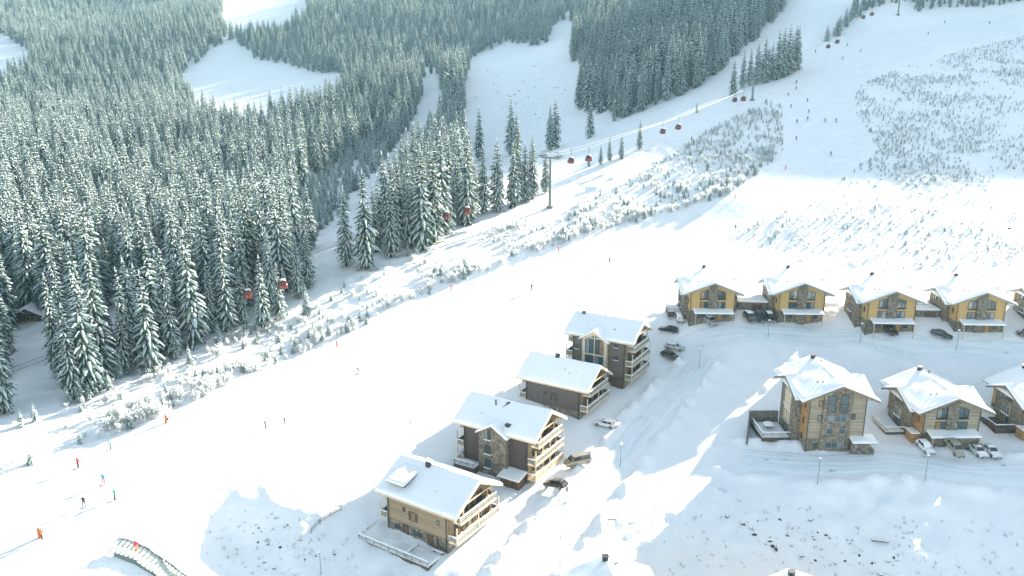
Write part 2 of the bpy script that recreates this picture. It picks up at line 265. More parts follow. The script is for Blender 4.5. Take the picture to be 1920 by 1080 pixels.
# ------------------------------------------------------------------ mesh builder
def vadd(a, b, k=1.0): return (a[0] + b[0] * k, a[1] + b[1] * k, a[2] + b[2] * k)
class MB:
    def __init__(s): s.v = []; s.f = []; s.mi = []
    def face(s, idx, m=0): s.f.append(tuple(idx)); s.mi.append(m)
    def poly(s, pts, m=0): b = len(s.v); s.v += [tuple(p) for p in pts]; s.face(range(b, b + len(pts)), m); return s
    def hexa(s, p, m=0):      # 4 bottom (ccw from above), 4 top
        b = len(s.v); s.v += [tuple(q) for q in p]
        for f in ((3, 2, 1, 0), (4, 5, 6, 7), (0, 1, 5, 4), (1, 2, 6, 5), (2, 3, 7, 6), (3, 0, 4, 7)): s.face([b + i for i in f], m)
        return s
    def box(s, x0, y0, z0, x1, y1, z1, m=0):
        x0, x1 = min(x0, x1), max(x0, x1); y0, y1 = min(y0, y1), max(y0, y1); z0, z1 = min(z0, z1), max(z0, z1)
        return s.hexa([(x0, y0, z0), (x1, y0, z0), (x1, y1, z0), (x0, y1, z0), (x0, y0, z1), (x1, y0, z1), (x1, y1, z1), (x0, y1, z1)], m)
    def prism(s, pts, d, m=0):   # polygon (3-D points) swept by vector d
        n = len(pts); b = len(s.v); s.v += [tuple(p) for p in pts] + [vadd(p, d) for p in pts]
        s.face(list(range(b, b + n))[::-1], m); s.face(range(b + n, b + 2 * n), m)
        for i in range(n): j = (i + 1) % n; s.face((b + i, b + j, b + n + j, b + n + i), m)
        return s
    def bar(s, p, q, w, h, m=0):   # square bar between two points
        p = Vector(p); q = Vector(q); d = (q - p).normalized(); u = Vector((0, 0, 1)) if abs(d.z) < 0.9 else Vector((1, 0, 0))
        a = d.cross(u).normalized() * w / 2; c = a.normalized().cross(d) * h / 2
        return s.hexa([p - a - c, p + a - c, q + a - c, q - a - c, p - a + c, p + a + c, q + a + c, q - a + c], m)
    def tube(s, p, q, r0, r1=None, n=8, m=0, cap=True):
        r1 = r0 if r1 is None else r1; p = Vector(p); q = Vector(q); d = (q - p).normalized(); u = Vector((0, 0, 1)) if abs(d.z) < 0.9 else Vector((1, 0, 0))
        a = d.cross(u).normalized(); c = a.cross(d); b = len(s.v)
        for o, r in ((p, r0), (q, r1)):
            for i in range(n): t = 2 * math.pi * i / n; s.v.append(tuple(o + (a * math.cos(t) + c * math.sin(t)) * r))
        for i in range(n): j = (i + 1) % n; s.face((b + i, b + j, b + n + j, b + n + i), m)
        if cap: s.face(list(range(b, b + n))[::-1], m); s.face(range(b + n, b + 2 * n), m)
        return s
    def lathe(s, prof, n=12, c=(0, 0, 0), m=0, sx=1, sy=1):
        b = len(s.v)
        for r, z in prof:
            for i in range(n): t = 2 * math.pi * i / n; s.v.append((c[0] + r * sx * math.cos(t), c[1] + r * sy * math.sin(t), c[2] + z))
        for k in range(len(prof) - 1):
            for i in range(n): j = (i + 1) % n; s.face((b + k * n + i, b + k * n + j, b + (k + 1) * n + j, b + (k + 1) * n + i), m)
        s.face(list(range(b, b + n))[::-1], m); e = b + (len(prof) - 1) * n; s.face(range(e, e + n), m); return s
    def snow(s, P00, P10, P11, P01, t=0.3, free=(1, 1, 1, 1), nu=12, nv=8, rag=0.05, seed=0, m=0, over=0.06):
        """a blanket lying on the quad; free = which edges (u0, u1, v0, v1) round off"""
        A, B, Cc, D = (Vector(p) for p in (P00, P10, P11, P01)); rr = random.Random(seed * 131 + 5)
        def sp(n, f0, f1):
            t_ = [i / n for i in range(n + 1)]
            if f0: t_ = [0, 0.012, 0.035] + t_[1:]
            if f1: t_ = t_[:-1] + [0.965, 0.988, 1]
            return t_
        us = sp(nu, free[0], free[1]); vs = sp(nv, free[2], free[3]); W = len(vs); b = len(s.v); Lu = (B - A).length; Lv = (D - A).length
        eu = (B - A).normalized(); ev = (D - A).normalized()
        wob = [[rr.uniform(-1, 1) for _ in range(6)] for _ in range(4)]
        def wv(k, x): return sum(math.sin(x * (q + 1) * 3.3 + w * 3) * w for q, w in enumerate(wob[k])) / 3
        for iu, u in enumerate(us):
            for iv, v in enumerate(vs):
                p = (A * (1 - u) + B * u) * (1 - v) + (D * (1 - u) + Cc * u) * v
                d = 9.0
                if free[0]: d = min(d, u * Lu)
                if free[1]: d = min(d, (1 - u) * Lu)
                if free[2]: d = min(d, v * Lv)
                if free[3]: d = min(d, (1 - v) * Lv)
                k = min(1, d / (t * 0.9)); k = math.sqrt(max(0, 1 - (1 - k) ** 2)) * 0.75 + 0.25
                z = t * k * (1 + 0.17 * math.sin(u * 9 + seed) * math.sin(v * 7 + seed * 2) + 0.10 * math.sin(u * 21 + seed * 3) * math.sin(v * 4 + seed) + rr.uniform(-rag, rag))
                q = Vector(p); e = (1 - k)
                if free[0] and iu == 0: q -= eu * (over + rag * wv(0, v * 2))
                if free[1] and iu == len(us) - 1: q += eu * (over + rag * wv(1, v * 2))
                if free[2] and iv == 0: q -= ev * (over + rag * wv(2, u * 3))
                if free[3] and iv == W - 1: q += ev * (over + rag * wv(3, u * 3))
                s.v.append((q.x, q.y, q.z + z))
        n = len(us)
        for iu in range(n - 1):
            for iv in range(W - 1): s.face((b + iu * W + iv, b + (iu + 1) * W + iv, b + (iu + 1) * W + iv + 1, b + iu * W + iv + 1), m)
        def skirt(ids):
            c = len(s.v)
            for i in ids: x, y, z = s.v[i]; s.v.append((x, y, z - t * 0.32))
            for k in range(len(ids) - 1): s.face((ids[k], ids[k + 1], c + k + 1, c + k), m)
        if free[0]: skirt([b + i for i in range(W)])
        if free[1]: skirt([b + (n - 1) * W + i for i in range(W)][::-1])
        if free[2]: skirt([b + i * W for i in range(n)][::-1])
        if free[3]: skirt([b + i * W + W - 1 for i in range(n)])
        return s
    def mesh(s, name, mats, smooth=False):
        me = bpy.data.meshes.new(name); me.from_pydata(s.v, [], s.f)
        for m in ([mats] if isinstance(mats, str) else mats): me.materials.append(MATS[m])
        if not isinstance(mats, str): me.polygons.foreach_set('material_index', s.mi)
        if smooth: me.polygons.foreach_set('use_smooth', [True] * len(s.f))
        me.update(); return me
    def build(s, name, mats, parent=None, smooth=False, loc=None):
        return link(name, s.mesh(name, mats, smooth), parent, loc)
def link(name, me, parent=None, loc=None):
    o = bpy.data.objects.new(name, me); COL.objects.link(o); o.parent = parent
    if loc is not None: o.location = loc
    return o
def thing(name, label, cat, loc=(0, 0, 0), rz=0.0, group=None, scale=1.0):
    o = bpy.data.objects.new(name, None); COL.objects.link(o); o.location = loc; o.rotation_euler = (0, 0, rz); o.scale = (scale,) * 3
    o.empty_display_size = 0.5; return tag(o, label, cat, group)
def tag(o, label=None, cat=None, group=None, kind=None):
    if label: o['label'] = label
    if cat: o['category'] = cat
    if group: o['group'] = group
    if kind: o['kind'] = kind
    return o
def copy_tree(o, parent=None):
    c = o.copy(); COL.objects.link(c); c.parent = parent
    for ch in list(o.children): copy_tree(ch, c)
    return c

# ------------------------------------------------------------------ the snow ground: one sheet to the horizon
def axis(segs):
    out = []
    for a, b, d in segs: out += list(np.arange(a, b, d))
    return np.array(out + [segs[-1][1]])
gx = axis([(-2400, -900, 75), (-900, -400, 20), (-400, -140, 6), (-140, -95, 1.4), (-95, 150, 0.75), (150, 240, 2), (240, 420, 6), (420, 900, 20), (900, 2400, 75)])
gy = axis([(-300, 60, 20), (60, 96, 3), (96, 240, 0.75), (240, 330, 1.3), (330, 460, 2.6), (460, 800, 6), (800, 1400, 15), (1400, 2600, 60)])
GX, GY = np.meshgrid(gx, gy)
GZ = ground(GX.ravel(), GY.ravel())
nx, ny = len(gx), len(gy)
idx = np.arange(nx * ny).reshape(ny, nx)
quads = np.stack([idx[:-1, :-1], idx[:-1, 1:], idx[1:, 1:], idx[1:, :-1]], -1).reshape(-1, 4)
gme = bpy.data.meshes.new('ground'); gme.vertices.add(nx * ny); gme.vertices.foreach_set('co', np.c_[GX.ravel(), GY.ravel(), GZ].astype(np.float32).ravel())
gme.loops.add(len(quads) * 4); gme.loops.foreach_set('vertex_index', quads.ravel().astype(np.int32)); gme.polygons.add(len(quads))
gme.polygons.foreach_set('loop_start', np.arange(0, len(quads) * 4, 4, dtype=np.int32)); gme.polygons.foreach_set('loop_total', np.full(len(quads), 4, np.int32))
gme.polygons.foreach_set('use_smooth', np.ones(len(quads), bool)); gme.update(calc_edges=True); gme.materials.append(MATS['snow'])
gm_ = np.maximum(softin(PISTE, GX.ravel(), GY.ravel(), 5.0), softin(PISTE2, GX.ravel(), GY.ravel(), 6.0)); at_ = gme.attributes.new('groomed', 'FLOAT', 'POINT'); at_.data.foreach_set('value', gm_.astype(np.float32))
def ground_mat():      # rough natural snow, and groomed snow with combed ridges and ski tracks
    t = NT('ground_snow'); f = t.noise(0.22, 5); g = t.noise(1.6, 6, rough=0.65); at = t.n.new('ShaderNodeAttribute'); at.attribute_name = 'groomed'; tc = t.n.new('ShaderNodeTexCoord')
    def streak(rot, sx, sy, lo, hi, detail=3):
        mp = t.n.new('ShaderNodeMapping'); mp.vector_type = 'TEXTURE'; mp.inputs['Rotation'].default_value = (0, 0, rot); mp.inputs['Scale'].default_value = (sx, sy, 1); t.link(tc.outputs['Object'], mp.inputs[0])
        n = t.n.new('ShaderNodeTexNoise'); n.inputs['Scale'].default_value = 1; n.inputs['Detail'].default_value = detail; n.inputs['Distortion'].default_value = .6; t.link(mp.outputs[0], n.inputs['Vector'])
        return t.ramp(n.outputs[0], [(lo, (1, 1, 1)), (hi, (0, 0, 0))])
    a = math.atan2(.70, .71); s1 = streak(a, 45, .5, .36, .42); s2 = streak(a + .35, 22, .4, .35, .40); s3 = streak(a - .4, 20, .4, .35, .40); s4 = streak(a, 120, 3.0, .40, .60)
    tr = t.math('MINIMUM', t.math('ADD', t.math('ADD', s1, s2), t.math('ADD', s3, t.math('MULTIPLY', s4, .5))), 1.0); tr = t.math('MULTIPLY', tr, at.outputs['Fac'])
    mx = t.n.new('ShaderNodeMix'); mx.data_type = 'RGBA'; t.link(t.math('MULTIPLY', tr, .55), mx.inputs[0]); t.link(t.ramp(f, [(0.35, (0.835, 0.85, 0.87)), (0.65, (0.88, 0.885, 0.89))]), mx.inputs[6]); mx.inputs[7].default_value = (0.70, 0.745, 0.78, 1)
    t.link(mx.outputs[2], t.b.inputs['Base Color']); t.b.inputs['Roughness'].default_value = 0.75; t.b.inputs['Specular IOR Level'].default_value = 0.25
    h = t.math('SUBTRACT', t.math('MULTIPLY', g, t.math('SUBTRACT', 1.0, t.math('MULTIPLY', at.outputs['Fac'], .8))), t.math('MULTIPLY', tr, .35)); t.bump(h, 0.6, 0.28)
ground_mat(); gme.materials.clear(); gme.materials.append(MATS['ground_snow'])
tag(link('ground', gme), 'snow covered mountainside with a groomed ski run', kind='structure')

def road_strip(name, line, half, label, nacross=21, lift=0.09, step=1.2):
    pts = [np.array(p) for p in line]; out = []
    for i in range(len(pts) - 1):
        n = max(1, int(np.linalg.norm(pts[i + 1] - pts[i]) / step))
        for k in range(n): out.append(pts[i] + (pts[i + 1] - pts[i]) * k / n)
    out.append(pts[-1]); P = np.array(out)
    for _ in range(12): P[1:-1] = (P[:-2] + P[1:-1] * 2 + P[2:]) / 4
    T = np.gradient(P, axis=0); T /= np.linalg.norm(T, axis=1)[:, None]; N = np.c_[-T[:, 1], T[:, 0]]
    mb = MB(); uv = []
    for j in range(len(P)):
        hw = half * (1 + 0.10 * math.sin(j * 0.35) + 0.05 * math.sin(j * 0.9 + 1))
        for k in range(nacross):
            a = -1 + 2 * k / (nacross - 1); q = P[j] + N[j] * a * hw; mb.v.append((q[0], q[1], 0)); uv.append((k / (nacross - 1), j * step))
    V = np.array(mb.v); V[:, 2] = ground(V[:, 0], V[:, 1]) + lift; edge = np.arange(len(V)) % nacross
    aa = -1 + 2 * edge / (nacross - 1); w_ = vnoise(V[:, 0] / 5, V[:, 1] / 5, 88) * .25
    V[:, 2] -= (.13 * np.exp(-((aa - .32 + w_) / .09) ** 2) + .13 * np.exp(-((aa + .22 + w_) / .09) ** 2) + .08 * np.exp(-((aa - .62 - w_) / .07) ** 2)) * .7; V[(edge == 0) | (edge == nacross - 1), 2] -= 0.14; mb.v = [tuple(v) for v in V]
    for j in range(len(P) - 1):
        for k in range(nacross - 1): b = j * nacross + k; mb.face((b, b + nacross, b + nacross + 1, b + 1))
    me = mb.mesh(name, 'packed_snow', True); ul = me.uv_layers.new(name='UVMap')
    for lp in me.loops: ul.data[lp.index].uv = uv[lp.vertex_index]
    return tag(link(name, me), label, kind='structure')
road_strip('road', ROAD, 2.6, 'packed snow road climbing past the chalets')
road_strip('road', LOWROAD, 2.9, 'packed snow road in front of the stone houses')
road_strip('road', wpoly([(1275, 660), (1340, 632), (1450, 628), (1560, 633), (1680, 652), (1800, 657), (1960, 664)]), 3.4, 'packed snow forecourt below the yellow houses')

# ------------------------------------------------------------------ buildings
wrnd = random.Random(3)
def window(par, c, a, n, w, h, frame='dark_wood', glass='window_glass', cols=2, rows=1, snow=False, top=None, shutters=None):
    """c = bottom centre on the wall face, a = direction along the wall, n = outward normal; top = extra height at (left, right) for sloping heads"""
    c = Vector(c); a = Vector(a); n = Vector(n); z = Vector((0, 0, 1)); t = 0.09
    hl, hr = (h, h) if top is None else (h + top[0], h + top[1])
    H = lambda x: hl + (hr - hl) * (x + w / 2) / w
    def pt(x, zz, d): return c + a * x + z * zz + n * d
    mb = MB()
    def strip(x0, x1, zb0, zb1, zt0, zt1):
        mb.hexa([pt(x0, zb0, -0.05), pt(x1, zb1, -0.05), pt(x1, zb1, 0.09), pt(x0, zb0, 0.09), pt(x0, zt0, -0.05), pt(x1, zt1, -0.05), pt(x1, zt1, 0.09), pt(x0, zt0, 0.09)])
    strip(-w / 2 - t, w / 2 + t, -t, -t, 0, 0); strip(-w / 2 - t, w / 2 + t, H(-w / 2), H(w / 2), H(-w / 2) + t, H(w / 2) + t)
    xs = [-w / 2 - t / 2] + [-w / 2 + w * i / cols for i in range(1, cols)] + [w / 2 + t / 2]
    for x in xs: strip(x - t / 2, x + t / 2, 0, 0, H(min(max(x, -w / 2), w / 2)), H(min(max(x, -w / 2), w / 2)))
    for k in range(1, rows): strip(-w / 2, w / 2, min(hl, hr) * k / rows - t / 2, min(hl, hr) * k / rows - t / 2, min(hl, hr) * k / rows + t / 2, min(hl, hr) * k / rows + t / 2)
    if shutters:
        for sg in (-1, 1): x = sg * (w / 2 + 0.28); strip(x - 0.18, x + 0.18, -0.05, -0.05, h + .05, h + .05)
    o = mb.build('window', frame, par)
    for i in range(cols):
        x0 = -w / 2 + w * i / cols + 0.02; x1 = -w / 2 + w * (i + 1) / cols - 0.02
        g = MB(); g.hexa([pt(x0, 0.01, -0.03), pt(x1, 0.01, -0.03), pt(x1, 0.01, 0.035), pt(x0, 0.01, 0.035), pt(x0, H(x0) - .01, -0.03), pt(x1, H(x1) - .01, -0.03), pt(x1, H(x1) - .01, 0.035), pt(x0, H(x0) - .01, 0.035)])
        g.build('pane', glass if glass != 'window_glass' else wrnd.choice(['window_glass'] * 7 + ['curtain_glass'] * 2 + ['glow_tint_glass']), o)
    if snow:
        q = MB(); q.snow(pt(-w / 2 - .15, -t, 0.1), pt(w / 2 + .15, -t, 0.1), pt(w / 2 + .15, -t, 0.32), pt(-w / 2 - .15, -t, 0.32), 0.12, nu=4, nv=2); q.build('snow', 'roof_snow', o)
    return o
def door(par, c, a, n, w, h, mat='dark_boards'):
    c = Vector(c); a = Vector(a); n = Vector(n); z = Vector((0, 0, 1)); mb = MB()
    def bx(x0, x1, z0, z1, d0, d1, m=0): mb.hexa([c + a * x0 + z * z0 + n * d0, c + a * x1 + z * z0 + n * d0, c + a * x1 + z * z0 + n * d1, c + a * x0 + z * z0 + n * d1, c + a * x0 + z * z1 + n * d0, c + a * x1 + z * z1 + n * d0, c + a * x1 + z * z1 + n * d1, c + a * x0 + z * z1 + n * d1], m)
    bx(-w / 2, w / 2, 0, h, -0.05, 0.05); o = mb.build('door', mat, par)
    mb = MB(); bx(-w / 2 - .1, -w / 2, 0, h + .1, -0.05, 0.1); bx(w / 2, w / 2 + .1, 0, h + .1, -0.05, 0.1); bx(-w / 2, w / 2, h, h + .1, -0.05, 0.1); mb.build('door_frame', 'dark_wood', o)
    mb = MB(); bx(w / 2 - .16, w / 2 - .1, h * .45, h * .53, 0.05, 0.12); mb.build('handle', 'steel', o)
    return o
def railing(par, p, q, h=1.05, mat='rail_wood', post=1.6, panel='glass_rail', snow=True, name='railing'):
    p = Vector(p); q = Vector(q); L = (q - p).length; n = max(1, round(L / post)); mb = MB(); zz = Vector((0, 0, 1))
    for i in range(n + 1): b = p + (q - p) * i / n; mb.bar(b, b + zz * h, 0.09, 0.09)
    mb.bar(p + zz * h, q + zz * h, 0.13, 0.09); mb.bar(p + zz * 0.12, q + zz * 0.12, 0.06, 0.08); mb.bar(p + zz * h * .55, q + zz * h * .55, 0.05, 0.06)
    o = mb.build(name, mat, par)
    if panel == 'boards':
        for k in range(3): MB().bar(p + zz * (0.27 + 0.25 * k), q + zz * (0.27 + 0.25 * k), 0.04, 0.17).build('board', mat, o)
    elif panel:
        g = MB(); g.bar(p + zz * (0.16 + (h - .2) / 2), q + zz * (0.16 + (h - .2) / 2), 0.02, h - 0.3); g.build('panel', panel, o)
    if snow:
        d = (q - p).normalized(); s = d.cross(zz) * 0.11; t = zz * (h + 0.045); m = MB(); m.snow(p + t - s, q + t - s, q + t + s, p + t + s, 0.13, nu=max(4, int(L * 1.5)), nv=2, rag=0.12, seed=int(L * 7)); m.build('snow', 'roof_snow', o)
    return o
def roof_patch(par_mb, snow_mb, A, B, Cc, D, th=0.2, snow=0.32, free=(1, 1, 1, 1), seed=1, nu=16, nv=10):
    """A-B along the lower edge, D-C along the upper edge"""
    dn = lambda p: (p[0], p[1], p[2] - th)
    par_mb.hexa([dn(A), dn(B), dn(Cc), dn(D), A, B, Cc, D])
    snow_mb.snow(A, B, Cc, D, snow, free, nu, nv, 0.03, seed)
def gable_roof(par, x0, x1, yc, half, apex, eave, mat, th=0.2, snow=0.34, seed=1):
    """ridge along local x; returns roof object"""
    r = MB(); s1 = MB()
    roof_patch(r, s1, (x0, yc - half, eave), (x1, yc - half, eave), (x1, yc, apex), (x0, yc, apex), th, snow, (1, 1, 1, 0), seed)
    r2 = (x1, yc + half, eave), (x0, yc + half, eave), (x0, yc, apex), (x1, yc, apex)
    roof_patch(r, s1, *r2, th, snow, (1, 1, 1, 0), seed + 1)
    o = r.build('roof', mat, par); s1.build('snow', 'roof_snow', o, True)
    f = MB()   # verge boards
    for x in (x0 - 0.03, x1 + 0.03):
        for sg in (-1, 1): f.hexa([(x - .05, yc + sg * (half + .02), eave - .36), (x + .05, yc + sg * (half + .02), eave - .36), (x + .05, yc, apex - .36), (x - .05, yc, apex - .36), (x - .05, yc + sg * (half + .02), eave - .01), (x + .05, yc + sg * (half + .02), eave - .01), (x + .05, yc, apex - .01), (x - .05, yc, apex - .01)])
    for sg in (-1, 1): f.box(x0, yc + sg * half, eave - .3, x1, yc + sg * (half + .1), eave + .02)
    f.build('fascia', mat, o)
    return o
def chimney(roof, x, y, z, w=0.7, d=0.6, h=1.1, mat='dark_metal', snow=True):
    m = MB(); m.box(x - w / 2, y - d / 2, z - .6, x + w / 2, y + d / 2, z + h); m.box(x - w / 2 - .1, y - d / 2 - .1, z + h + .18, x + w / 2 + .1, y + d / 2 + .1, z + h + .26)
    for sx in (-1, 1):
        for sy in (-1, 1): m.box(x + sx * (w / 2 - .05), y + sy * (d / 2 - .05), z + h, x + sx * (w / 2 - .12), y + sy * (d / 2 - .12), z + h + .18)
    o = m.build('chimney', mat, roof); return o
def vent(roof, x, y, z, h=0.5, r=0.1):
    m = MB(); m.tube((x, y, z - .3), (x, y, z + h), r, r, 8); m.tube((x, y, z + h), (x, y, z + h + .1), r * 1.8, r * 1.4, 8); m.build('vent_pipe', 'dark_metal', roof)
def downpipe(par, x, y, z0, z1):
    m = MB(); m.tube((x, y, z0), (x, y, z1), 0.07, 0.07, 8); m.build('downpipe', 'dark_metal', par)

# ---- the four chalets along the road: gable front with balconies at +x, long side wall facing -y
def chalet(name, label, org, deg, base, L, W, eave, apex, slabs, upper, split, kind):
    t = thing(name, label, 'chalet', (org[0], org[1], base), -R(deg), 'balcony chalets along the road')
    yc = W / 2; ov = 0.65; sl = (apex - eave) / (yc + ov); tk = 0.2
    wt = eave + sl * ov - tk - 0.06; ap = apex - tk - 0.06       # wall heights under the roof boards
    # lower stone storey, upper storey a shade in
    MB().box(-L, 0, -4, 0, W, split).build('stone_base', 'stone', t)
    i = 0.04
    MB().prism([(-L + i, i, split), (-L + i, W - i, split), (-L + i, W - i, wt), (-L + i, yc, ap), (-L + i, i, wt)], (L - 2 * i, 0, 0)).build('wall', upper, t)
    m = MB()
    for k in range(1): m.box(-L + .02, -.03, wt - .75, -.02, i, wt - .02)
    m.build('timber_band', 'orange_boards' if kind in (2,) else upper, t)
    roof = gable_roof(t, -L - 2.0, 2.0, yc, yc + ov, apex - 0.3, eave - 0.3, 'pale_wood', seed=int(org[0]) % 50)
    for y in (0.35, yc, W - .35):       # purlin ends under the verge
        z = wt - .25 if y != yc else ap - .25
        MB().bar((-L - 1.7, y, z), (1.7, y, z), 0.22, 0.26).build('purlin', 'rail_wood', t)
    for x in (-0.3, -L + .35): downpipe(t, x, -0.12, -0.6, wt - .1)
    # front gable: warm timber lining, windows, posts, balconies
    MB().box(-.02, .3, split, 0.05, W - .3, wt - .1).build('front_cladding', 'larch_boards', t)
    MB().prism([(.0, .5, wt - .1), (.0, W - .5, wt - .1), (.0, yc, ap - .25)], (0.05, 0, 0)).build('gable_cladding', 'larch_boards', t)
    for sx, x0, x1 in ((1, 0.05, 1.75), (-1, -L - 1.6, -L - .0)):
        for k, z in enumerate(slabs):
            top = k == len(slabs) - 1
            y0, y1 = (1.1, W - .9) if top else (0.0, W)
            bal = MB().box(x0, y0, z, x1, y1, z + 0.22).build('balcony', 'pale_wood', t)
            xo = x1 - .06 if sx > 0 else x0 + .06
            MB().box(xo + (.06 if sx > 0 else -.12), y0, z - .04, xo + (.12 if sx > 0 else -.06), y1, z + .34).build('edge_board', 'pale_wood', bal)
            pm = 'boards' if (kind == 2 and k == 0) else 'glass_rail'; rm = 'rail_wood' if kind == 2 else 'pale_wood'
            railing(bal, (xo, y0 + .05, z + .22), (xo, y1 - .05, z + .22), 1.05, rm, panel=pm)
            for yy in (y0 + .06, y1 - .06): railing(bal, (xo - .1 * sx, yy, z + .22), (x0 + .1 if sx > 0 else x1 - .1, yy, z + .22), 1.05, rm, panel=pm)
            s = MB(); xa, xb = (x1 - .75, x1 - .1) if sx > 0 else (x0 + .1, x0 + .75)
            s.snow((xa, y0 + .15, z + .22), (xb, y0 + .15, z + .22), (xb, y1 - .15, z + .22), (xa, y1 - .15, z + .22), 0.14, nu=4, nv=14, seed=k + 3); s.build('snow', 'roof_snow', bal)
            for yy in (y0 + .1, yc, y1 - .1):
                if not top: MB().bar((xo, yy, z + .22), (xo, yy, slabs[k + 1]), 0.16, 0.16).build('post', rm, bal)
            xf = 0.05 if sx > 0 else -L + i; nn = (sx, 0, 0)
            zt = z + .3
            spots = ((2.4, 1.5), (4.6, 1.3), (7.4, 1.3), (9.6, 1.5)) if not top else ((3.6, 1.4), (5.3, 1.5), (6.9, 1.5), (8.5, 1.4))
            for yy, ww in spots:
                if yy < W - 1: window(t, (xf, yy, zt), (0, sx, 0), nn, ww, 2.05 if not top else min(2.0, ap - sl * abs(yy - yc) - zt - .7), 'dark_wood', cols=2)
    for yy in (2.0, W - 2.0): MB().bar((1.6, yy, slabs[-1] + .2), (1.6, yy, apex - .55 - sl * abs(yy - yc)), 0.17, 0.17).build('post', 'rail_wood', t)
    MB().bar((1.62, 1.9, wt + .55), (1.62, W - 1.9, wt + .55), 0.16, 0.2).build('tie_beam', 'rail_wood', t)
    if split > 1.5:
        for yy in (3, 6.4, 9.4): window(t, (0, yy, .7), (0, 1, 0), (1, 0, 0), 1.3, .7, cols=2)
    return t, roof, wt, ap, sl, yc
A_ = (1, 0, 0); N_ = (0, -1, 0)
def corner(px, py, z): p = at_z(px, py, z); return p[0], p[1]
# chalet nearest the camera: larch boards over stone, shed dormer, walled terrace
t, roof, wt, ap, sl, yc = chalet('chalet', 'larch clad chalet on stone base with fenced terrace, nearest of the road chalets', corner(841, 1038, -5), 33, -5, 12.85, 12, 7.4, 10.9, (1.95, 5.0), 'larch_boards', 2.3, 1)
window(t, (-9.1, .03, 4.7), A_, N_, .35, .6, cols=1); window(t, (-7.2, .03, 3.5), A_, N_, .9, 1.5, cols=1, shutters=1); window(t, (-2.0, .03, 4.6), A_, N_, .35, .6, cols=1)
window(t, (-10.6, 0, 1.1), A_, N_, 1.2, .6); window(t, (-6.2, 0, 1.1), A_, N_, 1.7, .6, cols=3); door(t, (-8.9, 0, .0), A_, N_, .95, 2.0); door(t, (-3.6, 0, .0), A_, N_, 1.0, 2.05)
for x in (-8.9, -3.6): window(t, (x + 1.5, 0, .9), A_, N_, .3, .9, cols=1)
# shed dormer
d = MB(); d.prism([(-12.2, 1.0, wt - .2), (-12.2, 5.6, wt - .2), (-12.2, 5.6, apex_d := 10.0), (-12.2, 1.0, 9.1)], (2.6, 0, 0)); dm = d.build('dormer', 'taupe_panel', t)
window(dm, (-10.95, 1.0, 7.9), A_, N_, 1.7, 1.0, cols=2)
r = MB(); s = MB(); roof_patch(r, s, (-13.0, .2, 9.05), (-9.2, .2, 9.05), (-9.2, 5.7, 10.3), (-13.0, 5.7, 10.3), .18, .3, (1, 1, 1, 1), 5); rr_ = r.build('dormer_roof', 'dark_wood', dm); s.build('dormer_snow', 'roof_snow', dm, True)
chimney(roof, -8.2, 5.6, 10.7, .8, .7, .7); vent(roof, -3.8, 2.2, 8.5, .35); vent(roof, -2.6, 7.6, 9.6, .35)
MB().snow((-8.8, 5.2, 11.68), (-7.6, 5.2, 11.68), (-7.6, 6.0, 11.68), (-8.8, 6.0, 11.68), .25, nu=4, nv=3, rag=.3).build('chimney_snow', 'roof_snow', roof)
def terrace(par, x0, x1, y0, y1, z, rails, mat='dark_wood', rail_mat='fascia_grey', depth=2.0, snow=True):
    o = MB().box(x0, y0, z - depth, x1, y1, z).build('terrace', mat, par)
    if snow: s = MB(); s.snow((x0 + .1, y0 + .1, z), (x1 - .1, y0 + .1, z), (x1 - .1, y1, z), (x0 + .1, y1, z), .22, nu=14, nv=8, seed=4); s.build('snow', 'roof_snow', o, True)
    for p, q in rails: railing(o, (*p, z), (*q, z), 1.0, rail_mat, 1.7, panel='' )
    return o
terrace(t, -15.4, -.6, -4.5, -.02, -.25, [((-15.3, -4.4), (-.7, -4.4)), ((-15.3, -4.4), (-15.3, -.3)), ((-5.2, -4.3), (-5.2, -1.2))])
bl = Matrix.Rotation(-R(33), 4, 'Z') @ Vector((-1.45, -.75, 0)); bn = thing('bench', 'low dark bench against the wall on the nearest chalet terrace', 'bench', (t.location.x + bl.x, t.location.y + bl.y, t.location.z - .05), -R(33))
MB().box(-.95, -.25, .36, .95, .25, .44).build('seat', 'dark_wood', bn); MB().box(-.95, .2, .44, .95, .27, .85).build('backrest', 'dark_wood', bn)
for x_ in (-.8, .8): MB().box(x_ - .06, -.2, 0, x_ + .06, .2, .36).build('leg', 'dark_wood', bn)
MB().snow((-.9, -.22, .44), (.9, -.22, .44), (.9, .18, .44), (-.9, .18, .44), .1, nu=5, nv=3).build('snow', 'roof_snow', bn)
# second chalet: brown panels, stone stair tower with a gable
t, roof, wt, ap, sl, yc = chalet('chalet', 'dark brown panelled chalet with stone stair tower and orange timber balconies', corner(988.5, 904.7, -3), 31, -3, 14, 11, 9.0, 12.7, (0.5, 3.5, 6.6), 'brown_panel', 0.25, 2)
tw = MB(); tw.prism([(-9.9, -1.0, -3), (-3.9, -1.0, -3), (-3.9, -1.0, 8.3), (-6.9, -1.0, 10.0), (-9.9, -1.0, 8.3)], (0, 3.5, 0)); tw = tw.build('stair_tower', 'stone', t)
for z, h in ((7.1, 2.0), (4.2, 1.6), (1.4, 1.6)): window(tw, (-7.9, -1.0, z), A_, N_, 1.1, h, cols=2, snow=True)
r = MB(); s = MB()
roof_patch(r, s, (-10.3, -1.5, 8.15), (-10.3, 4.4, 8.15), (-6.9, 4.4, 10.15), (-6.9, -1.5, 10.15), .15, .28, (1, 0, 1, 0), 3, 8, 8); roof_patch(r, s, (-3.5, 4.4, 8.15), (-3.5, -1.5, 8.15), (-6.9, -1.5, 10.15), (-6.9, 4.4, 10.15), .15, .28, (0, 1, 1, 0), 4, 8, 8)
r.build('tower_roof', 'pale_wood', tw); s.build('tower_snow', 'roof_snow', tw, True)
